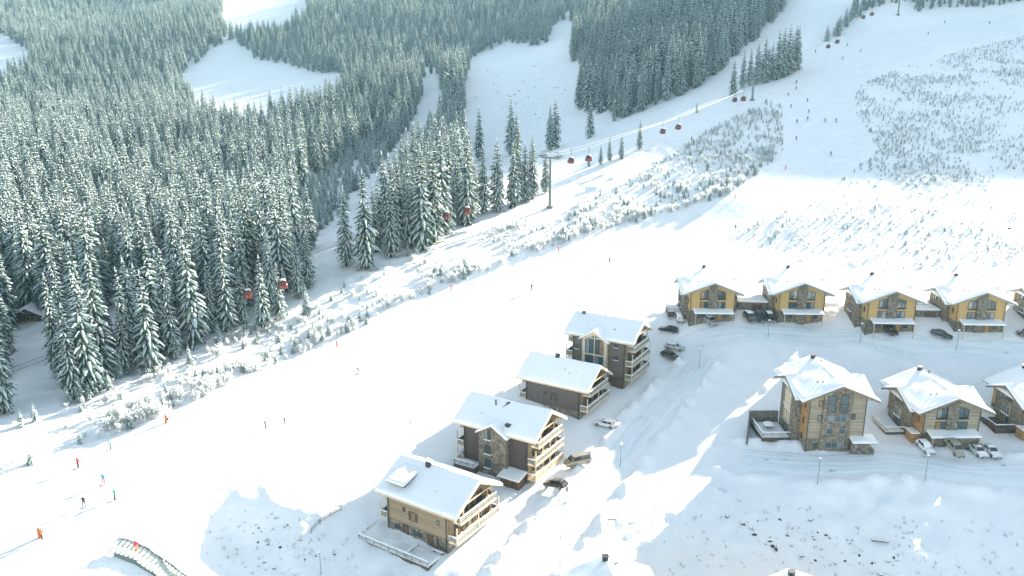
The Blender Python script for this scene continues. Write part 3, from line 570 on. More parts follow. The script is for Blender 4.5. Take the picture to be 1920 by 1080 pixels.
chimney(roof, -4.6, .9, 9.4, .9, .8, .5); vent(roof, -9.2, 4.0, 11.6, 1.1, .13); vent(roof, -11.0, 2.0, 10.2, .3); vent(roof, -3.0, 2.0, 10.2, .3)
m = MB(); m.bar((-8.3, 4.2, 11.6), (-7.2, 5.2, 12.5), .7, .08); m.bar((-7.6, 3.9, 11.5), (-6.6, 5.0, 12.4), .12, .5); m.build('skylight', 'dark_metal', roof)
window(t, (-2.6, .0, 4.6), A_, N_, .4, .7, cols=1)
an = MB().box(-4.2, -2.6, -4, -.3, -.02, 1.4).build('entrance_annex', 'dark_boards', t); r = MB(); s = MB(); roof_patch(r, s, (-4.6, -3.1, 1.45), (.0, -3.1, 1.45), (.0, .0, 2.0), (-4.6, .0, 2.0), .15, .22, (1, 1, 1, 0), 8, 8, 6); r.build('annex_roof', 'dark_wood', an); s.build('annex_snow', 'roof_snow', an, True)
door(an, (-2.2, -2.6, -1.1), A_, N_, 1.2, 2.1)
te = terrace(t, -14.6, -10.0, -2.6, -.02, 1.2, [((-14.5, -2.5), (-10.1, -2.5)), ((-14.5, -2.5), (-14.5, 3.0))])
# third chalet: taupe panels over stone
t, roof, wt, ap, sl, yc = chalet('chalet', 'taupe panelled chalet on stone base, small windows, between two taller chalets', corner(1086.4, 796, -1.5), 31, -1.5, 13, 11, 8.1, 11.8, (2.95, 6.0), 'taupe_panel', 2.7, 3)
window(t, (-8.2, .03, 4.9), A_, N_, .4, .7, cols=1); window(t, (-6.2, .03, 4.1), A_, N_, .9, 1.5, cols=1, shutters=1); window(t, (-1.5, .03, 4.7), A_, N_, .4, .7, cols=1)
chimney(roof, -8.2, 5.5, 11.6, .8, .8, .8); vent(roof, -3.7, 2.3, 9.6, .3); vent(roof, -5.0, 2.9, 10.0, .25); vent(roof, -2.3, 2.8, 9.9, .2)
MB().snow((-8.8, 5.1, 12.66), (-7.6, 5.1, 12.66), (-7.6, 5.9, 12.66), (-8.8, 5.9, 12.66), .25, nu=4, nv=3, rag=.3).build('chimney_snow', 'roof_snow', roof)
# fourth chalet: tall, glazed gable bay
t, roof, wt, ap, sl, yc = chalet('chalet', 'tallest olive brown chalet with big glazed gable, farthest up the road', corner(1170, 729.8, 1), 30, 1, 13, 11, 11.4, 14.6, (2.2, 5.4, 8.5), 'olive_panel', 0.3, 4)
b = MB(); b.prism([(-10.2, -.7, -2), (-4.2, -.7, -2), (-4.2, -.7, 10.7), (-7.2, -.7, 12.6), (-10.2, -.7, 10.7)], (0, 3, 0)); bay = b.build('glazed_bay', 'pale_wood', t)
for x, tp in ((-8.4, (0, 1.1)), (-6.0, (1.1, 0))):
    window(bay, (x, -.7, 7.4), A_, N_, 1.9, 3.0, 'dark_wood', cols=2, rows=2, top=tp); window(bay, (x, -.7, 3.6), A_, N_, 1.9, 3.2, 'dark_wood', cols=2, rows=1)
r = MB(); s = MB()
roof_patch(r, s, (-10.8, -1.3, 10.45), (-10.8, 5.0, 10.45), (-7.2, 5.0, 12.75), (-7.2, -1.3, 12.75), .15, .28, (1, 0, 1, 0), 3, 8, 8); roof_patch(r, s, (-3.6, 5.0, 10.45), (-3.6, -1.3, 10.45), (-7.2, -1.3, 12.75), (-7.2, 5.0, 12.75), .15, .28, (0, 1, 1, 0), 4, 8, 8)
r.build('bay_roof', 'pale_wood', bay); s.build('bay_snow', 'roof_snow', bay, True)
window(t, (-11.8, .03, 7.6), A_, N_, .8, .8, cols=1, snow=True); window(t, (-2.2, .03, 9.5), A_, N_, .8, .6, cols=1, snow=True); window(t, (-2.2, .03, 6.6), A_, N_, .8, .6, cols=1, snow=True)
MB().box(-3.4, -.5, -3, -.2, -.02, 2.2).build('lower_entrance', 'dark_boards', t)
chimney(roof, -12.6, 5.2, 14.2, .7, .6, .5); vent(roof, -8.0, 7.0, 13.8, .5); vent(roof, -3.5, 2.0, 12.6, .3); vent(roof, -4.9, 7.0, 13.6, .3)

# ---- gable-fronted houses: facade on -y, ridge along y, cross gable with a stone wing on the left
def stone_house(name, label, org, deg, base, eave, apex, kind, group, left='orange_boards', front='yellow_plaster', fascia='fascia_grey', canopy=True, left_rail=True):
    W, D = 10.8, 13.6; xc = W / 2; half = 7.15
    t = thing(name, label, 'house', (org[0], org[1], base), R(deg), group); sl = (apex - eave) / half; tk = .2
    ez, az = eave - .33, apex - .33                       # board tops under the snow
    wt = ez + sl * (half - xc) - tk - .04; wa = az - tk - .04
    split = 2.6 if kind != 'A' else 2.7
    MB().box(0, 0, -4, W, D, split).build('stone_base', 'stone', t); i = .04
    MB().prism([(i, i, split), (W - i, i, split), (W - i, i, wt), (xc, i, wa), (i, i, wt)], (0, D - 2 * i, 0)).build('wall', front, t)
    if left != front: MB().box(-.03, .05, split, i + .02, D - .05, wt - .02).build('side_cladding', left, t)
    # roof, ridge along y
    r = MB(); s = MB(); y0, y1 = -1.3, D + 1.1
    roof_patch(r, s, (xc - half, y1, ez), (xc - half, y0, ez), (xc, y0, az), (xc, y1, az), tk, .33, (1, 1, 1, 0), 2, 18, 10)
    roof_patch(r, s, (xc + half, y0, ez), (xc + half, y1, ez), (xc, y1, az), (xc, y0, az), tk, .33, (1, 1, 1, 0), 3, 18, 10)
    # cross gable
    yc = 7.0; hc = az - 1.15; ch = 5.9; he = hc - .41 * ch
    for xa, xb in ((-2.1, xc - 1.0), (W + 2.1, xc + 1.0)):
        fl = (1, 0, 1, 0)
        if xa < xb:
            roof_patch(r, s, (xa, yc - ch, he), (xb, yc - ch, he), (xb, yc, hc), (xa, yc, hc), tk, .33, fl, 6, 10, 10); roof_patch(r, s, (xb, yc + ch, he), (xa, yc + ch, he), (xa, yc, hc), (xb, yc, hc), tk, .33, (0, 1, 1, 0), 7, 10, 10)
        else:
            roof_patch(r, s, (xb, yc - ch, he), (xa, yc - ch, he), (xa, yc, hc), (xb, yc, hc), tk, .33, (0, 1, 1, 0), 6, 10, 10); roof_patch(r, s, (xa, yc + ch, he), (xb, yc + ch, he), (xb, yc, hc), (xa, yc, hc), tk, .33, fl, 7, 10, 10)
    roof = r.build('roof', fascia, t); s.build('snow', 'roof_snow', roof, True)
    f = MB()
    for y in (y0 - .04, y1 + .04):
        for sg in (-1, 1): f.hexa([(xc + sg * half, y - .06, ez - .36), (xc, y - .06, az - .36), (xc, y + .06, az - .36), (xc + sg * half, y + .06, ez - .36), (xc + sg * half, y - .06, ez + .02), (xc, y - .06, az + .02), (xc, y + .06, az + .02), (xc + sg * half, y + .06, ez + .02)])
    for x in (-2.14, W + 2.14):
        for sg in (-1, 1): f.hexa([(x - .06, yc + sg * ch, he - .36), (x + .06, yc + sg * ch, he - .36), (x + .06, yc, hc - .36), (x - .06, yc, hc - .36), (x - .06, yc + sg * ch, he + .02), (x + .06, yc + sg * ch, he + .02), (x + .06, yc, hc + .02), (x - .06, yc, hc + .02)])
    f.build('fascia', fascia, roof)
    # stone wings under the cross gable
    for nm, xa, xb, sg in (('stone_wing', -1.2, .3, -1), ('stone_wing', W - .3, W + 1.2, 1)):
        zz = lambda y: hc - .41 * abs(y - yc) - tk - .04
        w = MB().prism([(xa, 3.2, -4), (xa, 10.8, -4), (xa, 10.8, zz(10.8)), (xa, yc, zz(yc)), (xa, 3.2, zz(3.2))], (xb - xa, 0, 0)).build(nm, 'stone', t)
        if sg < 0:
            a, n = (0, -1, 0), (-1, 0, 0); zt = zz(yc) - 2.7
            for yy, tp in ((6.2, (.45, .1)), (8.0, (.1, .45))): window(w, (xa, yy, zt), a, n, .8, 1.5, cols=1, top=tp if yy > yc else tp)
            z = zt - 2.9; window(w, (xa, 7.1, z), a, n, 2.2, 1.5, 'pale_wood' if kind in ('A', 'B') else 'dark_wood', cols=3, snow=True)
            window(w, (xa, 7.1, .5), a, n, 2.4, 1.9, cols=3)
            if kind == 'A': window(w, (xa, 7.1, 3.4), a, n, 2.2, 1.7, cols=2); MB().box(xa - .05, 5.5, 3.0, xa + .02, 8.7, 10.0).build('window_surround', 'pale_wood', w)
    # facade
    colx = (2.65, 7.95) if kind == 'A' else (4.35, 6.45)
    top = lambda x: wa - sl * abs(x - xc)
    MB().prism([(colx[0], -.28, -3.5), (colx[1], -.28, -3.5), (colx[1], -.28, top(colx[1]) - .05), (xc, -.28, wa - .08), (colx[0], -.28, top(colx[0]) - .05)], (0, .4, 0)).build('stone_pier', 'stone', t)
    fr = 'dark_wood'
    if kind == 'A':
        for x in (4.15, 6.45): window(t, (x, -.28, 8.0), A_, N_, 1.35, 3.3, fr, cols=1, rows=2)
        for z in (6.3, 3.8, 1.0): window(t, (xc, -.28, z), A_, N_, 3.4, 1.0, 'fascia_grey', cols=3)
        for x, z in ((2.2, 9.2), (2.2, 6.3), (8.55, 6.5)): window(t, (x, .0, z), A_, N_, .45, 1.0, cols=1)
        window(t, (2.0, 0, .8), A_, N_, .5, .9, cols=1)
        for yy, z in ((1.7, 8.4), (1.2, 8.6), (1.6, 5.2), (1.8, 2.0)): window(t, (-.03, yy, z), (0, -1, 0), (-1, 0, 0), .45, 1.1, cols=1)
    else:
        e = eave - 7.3
        for x, tp in ((3.35, (-.15, .45)), (7.5, (.45, -.15))):
            window(t, (x, .04, 5.55 + e), A_, N_, 1.75, 1.75, fr, cols=2, top=tp); window(t, (x, .04, 3.25 + e), A_, N_, 1.8, 1.45, fr, cols=2)
        MB().box(2.3, -.42, 5.4 + e, 4.3, -.02, 5.5 + e).build('window_ledge', fr, t); MB().box(6.5, -.42, 5.4 + e, 8.5, -.02, 5.5 + e).build('window_ledge', fr, t)
        window(t, (2.0, 0, .9), A_, N_, 1.0, 1.15, fr); window(t, (3.4, 0, .9), A_, N_, 1.0, 1.15, fr); door(t, (7.3, 0, .0), A_, N_, 1.05, 2.1, 'orange_boards' if kind != 'B' else 'dark_boards'); window(t, (8.9, 0, .9), A_, N_, .9, 1.15, fr)
        window(t, (-.03, 1.6, 4.3), (0, -1, 0), (-1, 0, 0), .45, .9, cols=1)
    if canopy:
        r = MB(); s = MB(); roof_patch(r, s, (.9, -2.1, 2.45), (10.3, -2.1, 2.45), (10.3, .1, 3.0), (.9, .1, 3.0), .12, .26, (1, 1, 1, 0), 9, 16, 6); cn = r.build('canopy', 'dark_wood', t); s.build('snow', 'roof_snow', cn, True)
        for x in (1.2, 10.0): MB().bar((x, -1.95, -1), (x, -1.95, 2.4), .14, .14).build('post', 'rail_wood', cn)
        if kind == 'B': MB().box(1.0, -1.6, -2, 10.1, -.02, 2.3).build('porch_wall', 'stone', cn)
    for x in (.15, W - .15): downpipe(t, x, -.1, -.4, wt - .1)
    chimney(roof, xc - .1, D - .6, az, .8, .7, .7); chimney(roof, xc + 1.5, D - 1.0, az - .7, .4, .4, .6, 'fascia_grey')
    vent(roof, xc - 3.0, 3.0, az - 3.0 * sl, .5); vent(roof, xc - 2.2, 2.4, az - 2.2 * sl, .45)
    m = MB(); m.box(xc + 2.2, 4.0, az - 2.2 * sl + .1, xc + 2.5, 7.0, az - 2.5 * sl + .45); m.build('snow_guard', 'fascia_grey', roof)
    return t, roof
GY = 'yellow houses in the upper row'; GS = 'stone and timber houses in the lower row'
YC = [(1291.6, 601.3, 11), (1456.7, 602.4, 11.5), (1621.5, 620.5, 12), (1787.6, 623, 12)]
YL = ['yellow house at the left end of the upper row, silver car at its door', 'yellow house with three dark cars parked at its left corner', 'yellow house with one dark car parked under its canopy, third from left', 'yellow house near the right edge, fourth along the upper row']
YH = []
for (px, py, z), lb in zip(YC, YL):
    YH.append(stone_house('house', lb, corner(px, py, z), -3, z, 7.35, 10.2, 'Y', GY, left='yellow_plaster'))
q = YH[3][0].location; YH.append(stone_house('house', 'yellow house cut off by the right edge of the picture, upper row', (q.x + 19.6, q.y - 1.2), -3, 12.2, 7.35, 10.2, 'Y', GY, left='yellow_plaster'))
oA = corner(1507.6, 847, 1); tA, rA = stone_house('house', 'tall weathered timber house with broad stone pier and fenced side terrace', oA, 1, 1, 10.9, 13.9, 'A', GS, front='weathered_boards', fascia='fascia_brown', canopy=False)
oB = (77.4, 138.6); tB, rB = stone_house('house', 'weathered timber house with snowy porch canopy and four cars parked in front', oB, 1, 1.2, 7.3, 10.3, 'B', GS, front='weathered_boards', fascia='fascia_brown')
tC, rC = stone_house('house', 'ochre and stone house cut off by the right edge, lower row', (oB[0] + 21.6, oB[1] + .6), 1, 1.4, 7.3, 10.3, 'B', GS, left='yellow_plaster', front='weathered_boards', fascia='fascia_brown')
# terraces, walls and entrance of house A and B
terrace(tA, -6.6, -1.25, 4.2, 11.0, .9, [((-6.5, 4.3), (-6.5, 10.9)), ((-6.5, 4.3), (-1.4, 4.3))], rail_mat='fascia_grey', depth=1.0)
MB().prism([(-9.6, 4.4, -2), (-9.6, 4.4, -.3), (-7.0, 11.6, 3.2), (-7.0, 11.6, -2)], (.4, .1, 0)).build('retaining_wall', 'stone_grey', tA)
MB().box(-7.0, 11.3, -2, -1.2, 11.7, 3.2).build('retaining_wall', 'stone_grey', tA)
r = MB(); s = MB(); roof_patch(r, s, (8.2, -1.8, 2.5), (12.8, -1.8, 2.5), (12.8, .5, 3.0), (8.2, .5, 3.0), .15, .28, (1, 1, 1, 0), 3, 8, 6); cn = r.build('canopy', 'dark_wood', tA); s.build('snow', 'roof_snow', cn, True)
MB().prism([(8.2, -1.2, -3), (12.6, -1.2, -3), (12.6, -1.2, .9), (11.4, -1.2, 2.1), (8.2, -1.2, 2.3)], (0, .4, 0)).build('entrance_wall', 'stone', tA)
tbl = thing('table', 'round terrace table capped with snow beside the tall timber house', 'table', tuple(tA.location + Vector((-4.3, 8.0, 1.1))))
MB().tube((0, 0, 0), (0, 0, .7), .12, .09, 8).build('leg', 'dark_wood', tbl); MB().lathe([(.2, .68), (1.05, .7), (1.05, .78), (.2, .79)], 20).build('table_top', 'dark_wood', tbl); MB().lathe([(1.08, .78), (1.1, .9), (1.0, 1.0), (.6, 1.08), (.05, 1.1)], 20).build('snow', 'roof_snow', tbl, True)
for tt in (tB, tC):
    terrace(tt, -5.0, -1.25, 3.6, 9.6, 1.0, [((-4.9, 3.7), (-4.9, 9.5)), ((-4.9, 3.7), (-1.4, 3.7))], rail_mat='fascia_brown' if tt is tC else 'pale_wood', depth=1.4, snow=tt is tB)
    MB().box(-1.5, .6, -2, .0, 2.8, 2.2).build('shed', 'orange_boards', tt)
    MB().snow((-1.6, .4, 2.2), (.0, .4, 2.2), (.0, 3.0, 2.2), (-1.6, 3.0, 2.2), .2, nu=5, nv=6).build('shed_snow', 'roof_snow', tt)
for tt in (YH[0][0],): terrace(tt, -4.4, -1.25, 4.5, 9.5, .9, [((-4.3, 4.6), (-4.3, 9.4)), ((-4.3, 4.6), (-1.4, 4.6))], rail_mat='fascia_grey', depth=1.4)
# low stone links between the yellow houses
for k, (i, lb) in enumerate(((0, 'low stone garage link with flat snowy roof between first two yellow houses'), (2, 'low stone garage link with flat snowy roof between third and fourth yellow houses'))):
    a = YH[i][0].location; b = YH[i + 1][0].location; L = (b - a).length
    g = thing('garage_link', lb, 'garage', tuple(a), math.atan2(b.y - a.y, b.x - a.x), 'stone garage links'); x0, x1 = 12.3, L - 1.6
    MB().box(x0, 4.6, -3, x1, 10, 3.9).build('wall', 'stone_grey', g)
    s = MB(); s.snow((x0 - .2, 4.3, 3.9), (x1 + .2, 4.3, 3.9), (x1 + .2, 10.2, 3.9), (x0 - .2, 10.2, 3.9), .35, nu=10, nv=8); s.build('snow', 'roof_snow', g, True)
    door(g, (x0 + (x1 - x0) * .66, 4.6, .6), A_, N_, 2.2, 2.6, 'dark_boards')
    st = MB()
    for q in range(7): st.box(x0 + 1.2 + q * .12, 1.4 + q * .42, -2, x0 + 3.6 + q * .12, 1.82 + q * .42, -.6 + q * .22)
    stp = st.build('steps', 'stone_grey', g)
    for xx in (1.0, 3.8): railing(stp, (x0 + xx, 1.4, -.4), (x0 + xx + .9, 4.4, 1.0), .9, 'rail_wood', panel='')
# two roofs at the bottom edge
for px, py, lb, dg in ((1131, 1036, 'snow covered roof of a house at the bottom edge, left of the pair', 8), (1476, 1064, 'snow covered roof of a house at the bottom edge, right of the pair', 6)):
    p = at_z(px, py, 1.3); W = 10.8; c, s_ = math.cos(R(dg)), math.sin(R(dg)); ox, oy = W / 2, 14.7
    stone_house('house', lb, (p[0] - ox * c + oy * s_, p[1] - ox * s_ - oy * c), dg, -9, 7.4, 10.3, 'Y', 'houses at the bottom edge', left='yellow_plaster', left_rail=False)
# log cabin in the wood
p = at(52, 607); ct = thing('log_cabin', 'small dark log cabin with snowy roof among the spruces', 'cabin', (p[0] - 3.2, p[1], p[2]), R(12))
MB().prism([(0, 0, -2), (6.2, 0, -2), (6.2, 0, 2.3), (3.1, 0, 4.0), (0, 0, 2.3)], (0, 6, 0)).build('wall', 'log_wall', ct)
r = MB(); s = MB(); roof_patch(r, s, (-.9, 7, 2.0), (-.9, -1.2, 2.0), (3.1, -1.2, 4.25), (3.1, 7, 4.25), .15, .4, (1, 1, 1, 0)); roof_patch(r, s, (7.1, -1.2, 2.0), (7.1, 7, 2.0), (3.1, 7, 4.25), (3.1, -1.2, 4.25), .15, .4, (1, 1, 1, 0)); r_ = r.build('roof', 'dark_wood', ct); s.build('snow', 'roof_snow', r_, True)
for x in (2.7, 3.6): window(ct, (x, 0, 2.6), A_, N_, .45, .6, 'pale_wood', cols=1)
window(ct, (3.7, 0, .8), A_, N_, 1.8, .8, 'pale_wood'); window(ct, (5.3, 0, .8), A_, N_, .7, .8, 'pale_wood', cols=1); door(ct, (1.6, 0, -.2), A_, N_, .8, 1.9)
bal = MB().box(.2, -1.1, -.3, 6, 0, -.1).build('porch', 'rail_wood', ct); railing(bal, (.3, -1.0, -.1), (5.9, -1.0, -.1), .8, 'rail_wood', panel='boards', snow=False)

# ------------------------------------------------------------------ vehicles
def hull(mb, st, m=0):
    """st: list of cross-sections, each a list of (x, y, z) for the right half from bottom to top; mirrored and lofted"""
    rings = []
    for sec in st:
        full = list(sec) + [(x, -y, z) for x, y, z in reversed(sec)]; b = len(mb.v); mb.v += full; rings.append((b, len(full)))
    for (a, n), (b, _) in zip(rings, rings[1:]):
        for i in range(n): j = (i + 1) % n; mb.face((a + i, a + j, b + j, b + i), m)
    a, n = rings[0]; mb.face(list(range(a, a + n))[::-1], m); a, n = rings[-1]; mb.face(range(a, a + n), m)
KINDS = dict(   # length, half width, bonnet z, roof z, (windscreen base, roof front, roof rear, rear base) along x from the front
    hatch=(4.2, .88, .88, 1.48, (1.15, 1.95, 3.35, 4.0)), estate=(4.7, .91, .92, 1.48, (1.35, 2.15, 4.0, 4.55)), suv=(4.5, .93, 1.05, 1.72, (1.25, 1.95, 3.75, 4.35)),
    sedan=(4.6, .9, .9, 1.44, (1.4, 2.2, 3.3, 4.1)), van=(5.0, .97, 1.2, 2.0, (.75, 1.5, 4.7, 4.93)))
car_cache = {}
def car_parts(kind, paint, snow):
    key = (kind, paint, snow)
    if key in car_cache: return car_cache[key]
    L, w, bz, rz, (a, b, c, d) = KINDS[kind]; X = lambda x: L / 2 - x; g = .24
    body = MB(); deck = bz if kind in ('sedan',) else bz + .04
    secs = []
    for x, ww, zb, zt in ((0, w * .78, .38, bz * .62), (.06, w * .86, .3, bz * .74), (.35, w * .97, g, bz * .88), (a * .7, w, g, bz * .97), (a, w, g, bz), (b, w, g, bz + .02), (c, w, g, bz + .04), (d, w * .98, g, deck + .02), (L - .12, w * .93, g + .05, deck - .06 if kind == 'sedan' else bz), (L, w * .84, .42, bz * .72)):
        secs.append([(X(x), ww * .92, zb), (X(x), ww, zb + .12), (X(x), ww, zt * .8), (X(x), ww * .965, zt - .03), (X(x), ww * .88, zt)])
    hull(body, secs); parts = [('body', body.mesh('body', 'paint_' + paint, False), [])]
    cab = MB(); s2 = []
    for x, ww, zt in ((a, w * .86, bz - .02), (b, w * .74, rz - .05), ((b + c) / 2, w * .75, rz), (c, w * .72, rz - .06), (d, w * .84, bz)):
        s2.append([(X(x), w * .9, bz - .06), (X(x), ww + (w * .9 - ww) * .1, (bz * .1 + zt * .9) - .02), (X(x), ww * .85, zt)])
    hull(cab, s2); parts.append(('cabin', cab.mesh('cabin', 'paint_' + paint), []))
    def lerp(p, q, t): return p + (q - p) * t
    def quad(mb, pts, out):  # thin glass plate lying just proud of the shell
        o = Vector(out) * .02; P = [Vector(p) for p in pts]; mb.hexa([p - o for p in P] + [p + o for p in P])
    for nm, (x0, x1, y0, y1, z0, z1), out in (('windscreen', (a + .07, b - .06, w * .80, w * .66, bz + .05, rz - .1), (.7, 0, .7)), ('rear_window', (d - .08, c + .1, w * .76, w * .62, bz + .1, rz - .14), (-.7, 0, .7))):
        gm = MB(); quad(gm, [(X(x0), -y0, z0), (X(x0), y0, z0), (X(x1), y1, z1), (X(x1), -y1, z1)], out); parts.append((nm, gm.mesh(nm, 'car_glass'), []))
    xs = [a + .3, lerp(b, c, .08), lerp(b, c, .48), lerp(b, c, .52), lerp(b, c, .97), min(d - .3, c + .28)]
    for sg in (-1, 1):
        for k, (xa, xb, ta, tb) in enumerate(((a + .42, (b + c) / 2 - .06, b + .03, (b + c) / 2 - .06), ((b + c) / 2 + .06, c + .1, (b + c) / 2 + .06, c - .08))):
            gm = MB(); quad(gm, [(X(xa), sg * (w * .895), bz + .05), (X(xb), sg * (w * .895), bz + .05), (X(tb), sg * (w * .775), rz - .14), (X(ta), sg * (w * .775), rz - .14)], (0, sg * .9, .25)); parts.append(('side_window', gm.mesh('side_window', 'car_glass'), []))
        mm = MB(); mm.box(X(a + .55), sg * w, bz + .02, X(a + .38), sg * (w + .17), bz + .17); parts.append(('mirror', mm.mesh('mirror', 'paint_' + paint), []))
        hl = MB(); hl.hexa([(X(.12), sg * w * .45, bz * .58), (X(.32), sg * w * .985, bz * .6), (X(.34), sg * w * .9, bz * .62), (X(.16), sg * w * .4, bz * .6), (X(.14), sg * w * .45, bz * .78), (X(.34), sg * w * .96, bz * .8), (X(.4), sg * w * .9, bz * .8), (X(.2), sg * w * .4, bz * .8)]); parts.append(('headlight', hl.mesh('headlight', 'lamp_clear'), []))
        tl = MB(); tl.box(X(L - .1), sg * w * .62, bz * .66, X(L + .01), sg * w * .9, bz * .92); parts.append(('tail_light', tl.mesh('tail_light', 'lamp_red'), []))
        for x in (.82, L - .85):
            ty = MB(); r = .34 if kind not in ('suv', 'van') else .37; ty.tube((X(x), sg * (w - .22), r), (X(x), sg * (w + .015), r), r, r, 18)
            ri = MB(); ri.tube((X(x), sg * (w - .02), r), (X(x), sg * (w + .025), r), r * .62, r * .58, 12); parts.append(('wheel', ty.mesh('wheel', 'tyre'), [('rim', ri.mesh('rim', 'rim'))]))
    for nm, x, zz in (('front_bumper', -.02, .38), ('rear_bumper', L - .06, .4)):
        bm_ = MB(); bm_.box(X(x), -w * .8, zz - .12, X(x + .08), w * .8, zz + .1); parts.append((nm, bm_.mesh(nm, 'dark_metal'), []))
    gr = MB(); gr.box(X(-.01), -w * .4, bz * .52, X(.1), w * .4, bz * .68); parts.append(('grille', gr.mesh('grille', 'dark_metal'), []))
    pl = MB(); pl.box(X(-.06), -.26, .4, X(-.02), .26, .51); parts.append(('number_plate', pl.mesh('number_plate', 'white_pole'), []))
    if snow:
        s = MB(); t = .1 if snow < 2 else .2
        s.snow((X(c - .02), -w * .68, rz - .05), (X(b + .04), -w * .68, rz - .05), (X(b + .04), w * .68, rz - .05), (X(c - .02), w * .68, rz - .05), t, nu=8, nv=6, seed=int(L * 10)); 
        if snow > 1:
            s.snow((X(a), -w * .85, bz - .02), (X(.25), -w * .82, bz * .9), (X(.25), w * .82, bz * .9), (X(a), w * .85, bz - .02), .16, nu=6, nv=6, seed=3)
            s.snow((X(b), -w * .7, rz - .1), (X(a + .02), -w * .82, bz), (X(a + .02), w * .82, bz), (X(b), w * .7, rz - .1), .12, (0, 0, 1, 1), nu=5, nv=5, seed=4); s.snow((X(d), -w * .8, bz), (X(c), -w * .68, rz - .08), (X(c), w * .68, rz - .08), (X(d), w * .8, bz), .12, (0, 0, 1, 1), nu=5, nv=5, seed=6)
        parts.append(('snow', s.mesh('snow', 'roof_snow', True), []))
    car_cache[key] = parts; return parts
def car(label, front, rear, kind, paint, snow=0):
    """front, rear: photo pixels of the ground under both ends"""
    f = at(*front); r = at(*rear); c = (f + r) / 2; an = math.atan2(f[1] - r[1], f[0] - r[0])
    z = max(gz(c[0] + dx * math.cos(an), c[1] + dx * math.sin(an)) for dx in (-1.4, 0, 1.4))
    t = thing('parked_car' if kind != 'van' else 'parked_van', label, 'van' if kind == 'van' else 'car', (c[0], c[1], z + .01), an, 'cars parked at the houses')
    t.rotation_euler.y = -math.atan2(gz(c[0] + math.cos(an), c[1] + math.sin(an)) - gz(c[0] - math.cos(an), c[1] - math.sin(an)), 2.0) * .6
    for nm, me, sub in car_parts(kind, paint, snow):
        o = link(nm, me, t)
        for sn, sme in sub: link(sn, sme, o)
    return t
car('olive beige minivan parked beside the brown chalet', (1058, 880), (1107, 868), 'van', 'olive')
car('black estate car parked nose out just below the olive minivan', (1022, 912), (1062, 926), 'estate', 'black')
car('white estate car parked beside the taupe chalet', (1117, 794), (1154, 801), 'estate', 'white', 1)
car('silver white estate behind the dark one beside the tallest chalet', (1281, 656), (1249, 653), 'estate', 'silver', 1)
car('dark brown estate beside the tallest chalet, in front of a silver one', (1273, 668), (1240, 663), 'estate', 'brown')
car('black car end on beyond the tallest chalet', (1237, 622), (1269, 624), 'estate', 'black')
car('car buried under smooth snow left of the first yellow house', (1276, 609), (1270, 596), 'hatch', 'silver', 2)
car('silver off roader with snowy roof at the door of the first yellow house', (1334, 613), (1325, 603), 'suv', 'silver', 1)
car('dark red off roader with a thick snow cap, leftmost of the three', (1410, 608), (1400, 593), 'suv', 'maroon', 1)
car('dark car in the middle of the three beside second yellow house', (1428, 608), (1421, 594), 'suv', 'blue_black')
car('dark car with snowy roof, rightmost of three beside second yellow house', (1446, 607), (1439, 594), 'hatch', 'blue_black', 1)
car('dark red off roader parked under the third yellow house canopy', (1671, 634), (1659, 620), 'suv', 'maroon')
car('dark sedan parked alone between third and fourth yellow houses', (1773, 638), (1755, 630), 'sedan', 'blue_black')
car('dark car at the right edge by the last yellow house', (1935, 634), (1916, 630), 'hatch', 'black')
car('white car under thick snow, leftmost of four by the porch', (1748, 860), (1720, 832), 'hatch', 'white', 2)
car('grey beige off roader, second of four by the porch', (1795, 865), (1779, 842), 'suv', 'beige')
car('white saloon, third of four cars by the porch', (1843, 863), (1822, 842), 'sedan', 'white')
car('white saloon, rightmost of four cars by the porch', (1868, 862), (1847, 842), 'sedan', 'white')

# ------------------------------------------------------------------ street lamps, poles, markers
def lamp(px, py, h, label):
    p = at(px, py); t = thing('street_lamp', label, 'street lamp', tuple(p), 0, 'street lamps of the village')
    MB().tube((0, 0, -.8), (0, 0, h), .07, .045, 8).build('pole', 'steel', t); MB().lathe([(.05, h), (.26, h + .05), (.3, h + .16), (.1, h + .3), (.02, h + .32)], 12).build('lamp_head', 'steel', t); MB().lathe([(.3, h + .17), (.27, h + .3), (.15, h + .4), (.02, h + .42)], 12).build('snow', 'roof_snow', t, True)
lamp(1533, 906, 4.6, 'street lamp standing by the road in front of the tall timber house'); lamp(1311, 690, 4.6, 'street lamp where the chalet road meets the forecourt'); lamp(1440, 634, 4.2, 'street lamp below the three dark cars')
lamp(1163, 876, 4.6, 'street lamp beside the chalet road right of the minivan'); lamp(1051, 1012, 4.6, 'street lamp beside the lower end of the chalet road'); lamp(1734, 902, 4.8, 'street lamp in front of the snow buried white car')
lamp(1613, 641, 4.2, 'street lamp left of the third yellow house'); lamp(1793, 656, 4.4, 'street lamp below the dark sedan'); lamp(1271, 626, 4.2, 'street lamp behind the black car beyond the tallest chalet'); lamp(602, 1078, 4.0, 'street lamp at the bottom edge left of the nearest chalet')
def mast(px, py, h, label, pad='orange_pad', top=True):
    p = at(px, py); t = thing('snow_lance', label, 'snow lance', tuple(p), 0, 'snow making lances beside the ski run')
    MB().tube((0, 0, 1.2), (0, 0, h), .11, .06, 8).build('mast', 'white_pole', t); MB().lathe([(.26, -.8), (.28, .8), (.26, 1.55), (.15, 1.65)], 10).build('safety_pad', pad, t)
    MB().tube((.2, 0, .6), (.5, .1, 1.1), .14, .14, 8).build('valve_box', 'dark_metal', t); MB().tube((0, 0, h), (.25, -.3, h + .25), .07, .05, 6).build('nozzle', 'steel', t)
mast(75, 1008, 10.5, 'tall white snow lance with orange pad at the lower left of the run'); mast(312, 793, 7.0, 'tall white snow lance with orange pad at the left edge of the run')
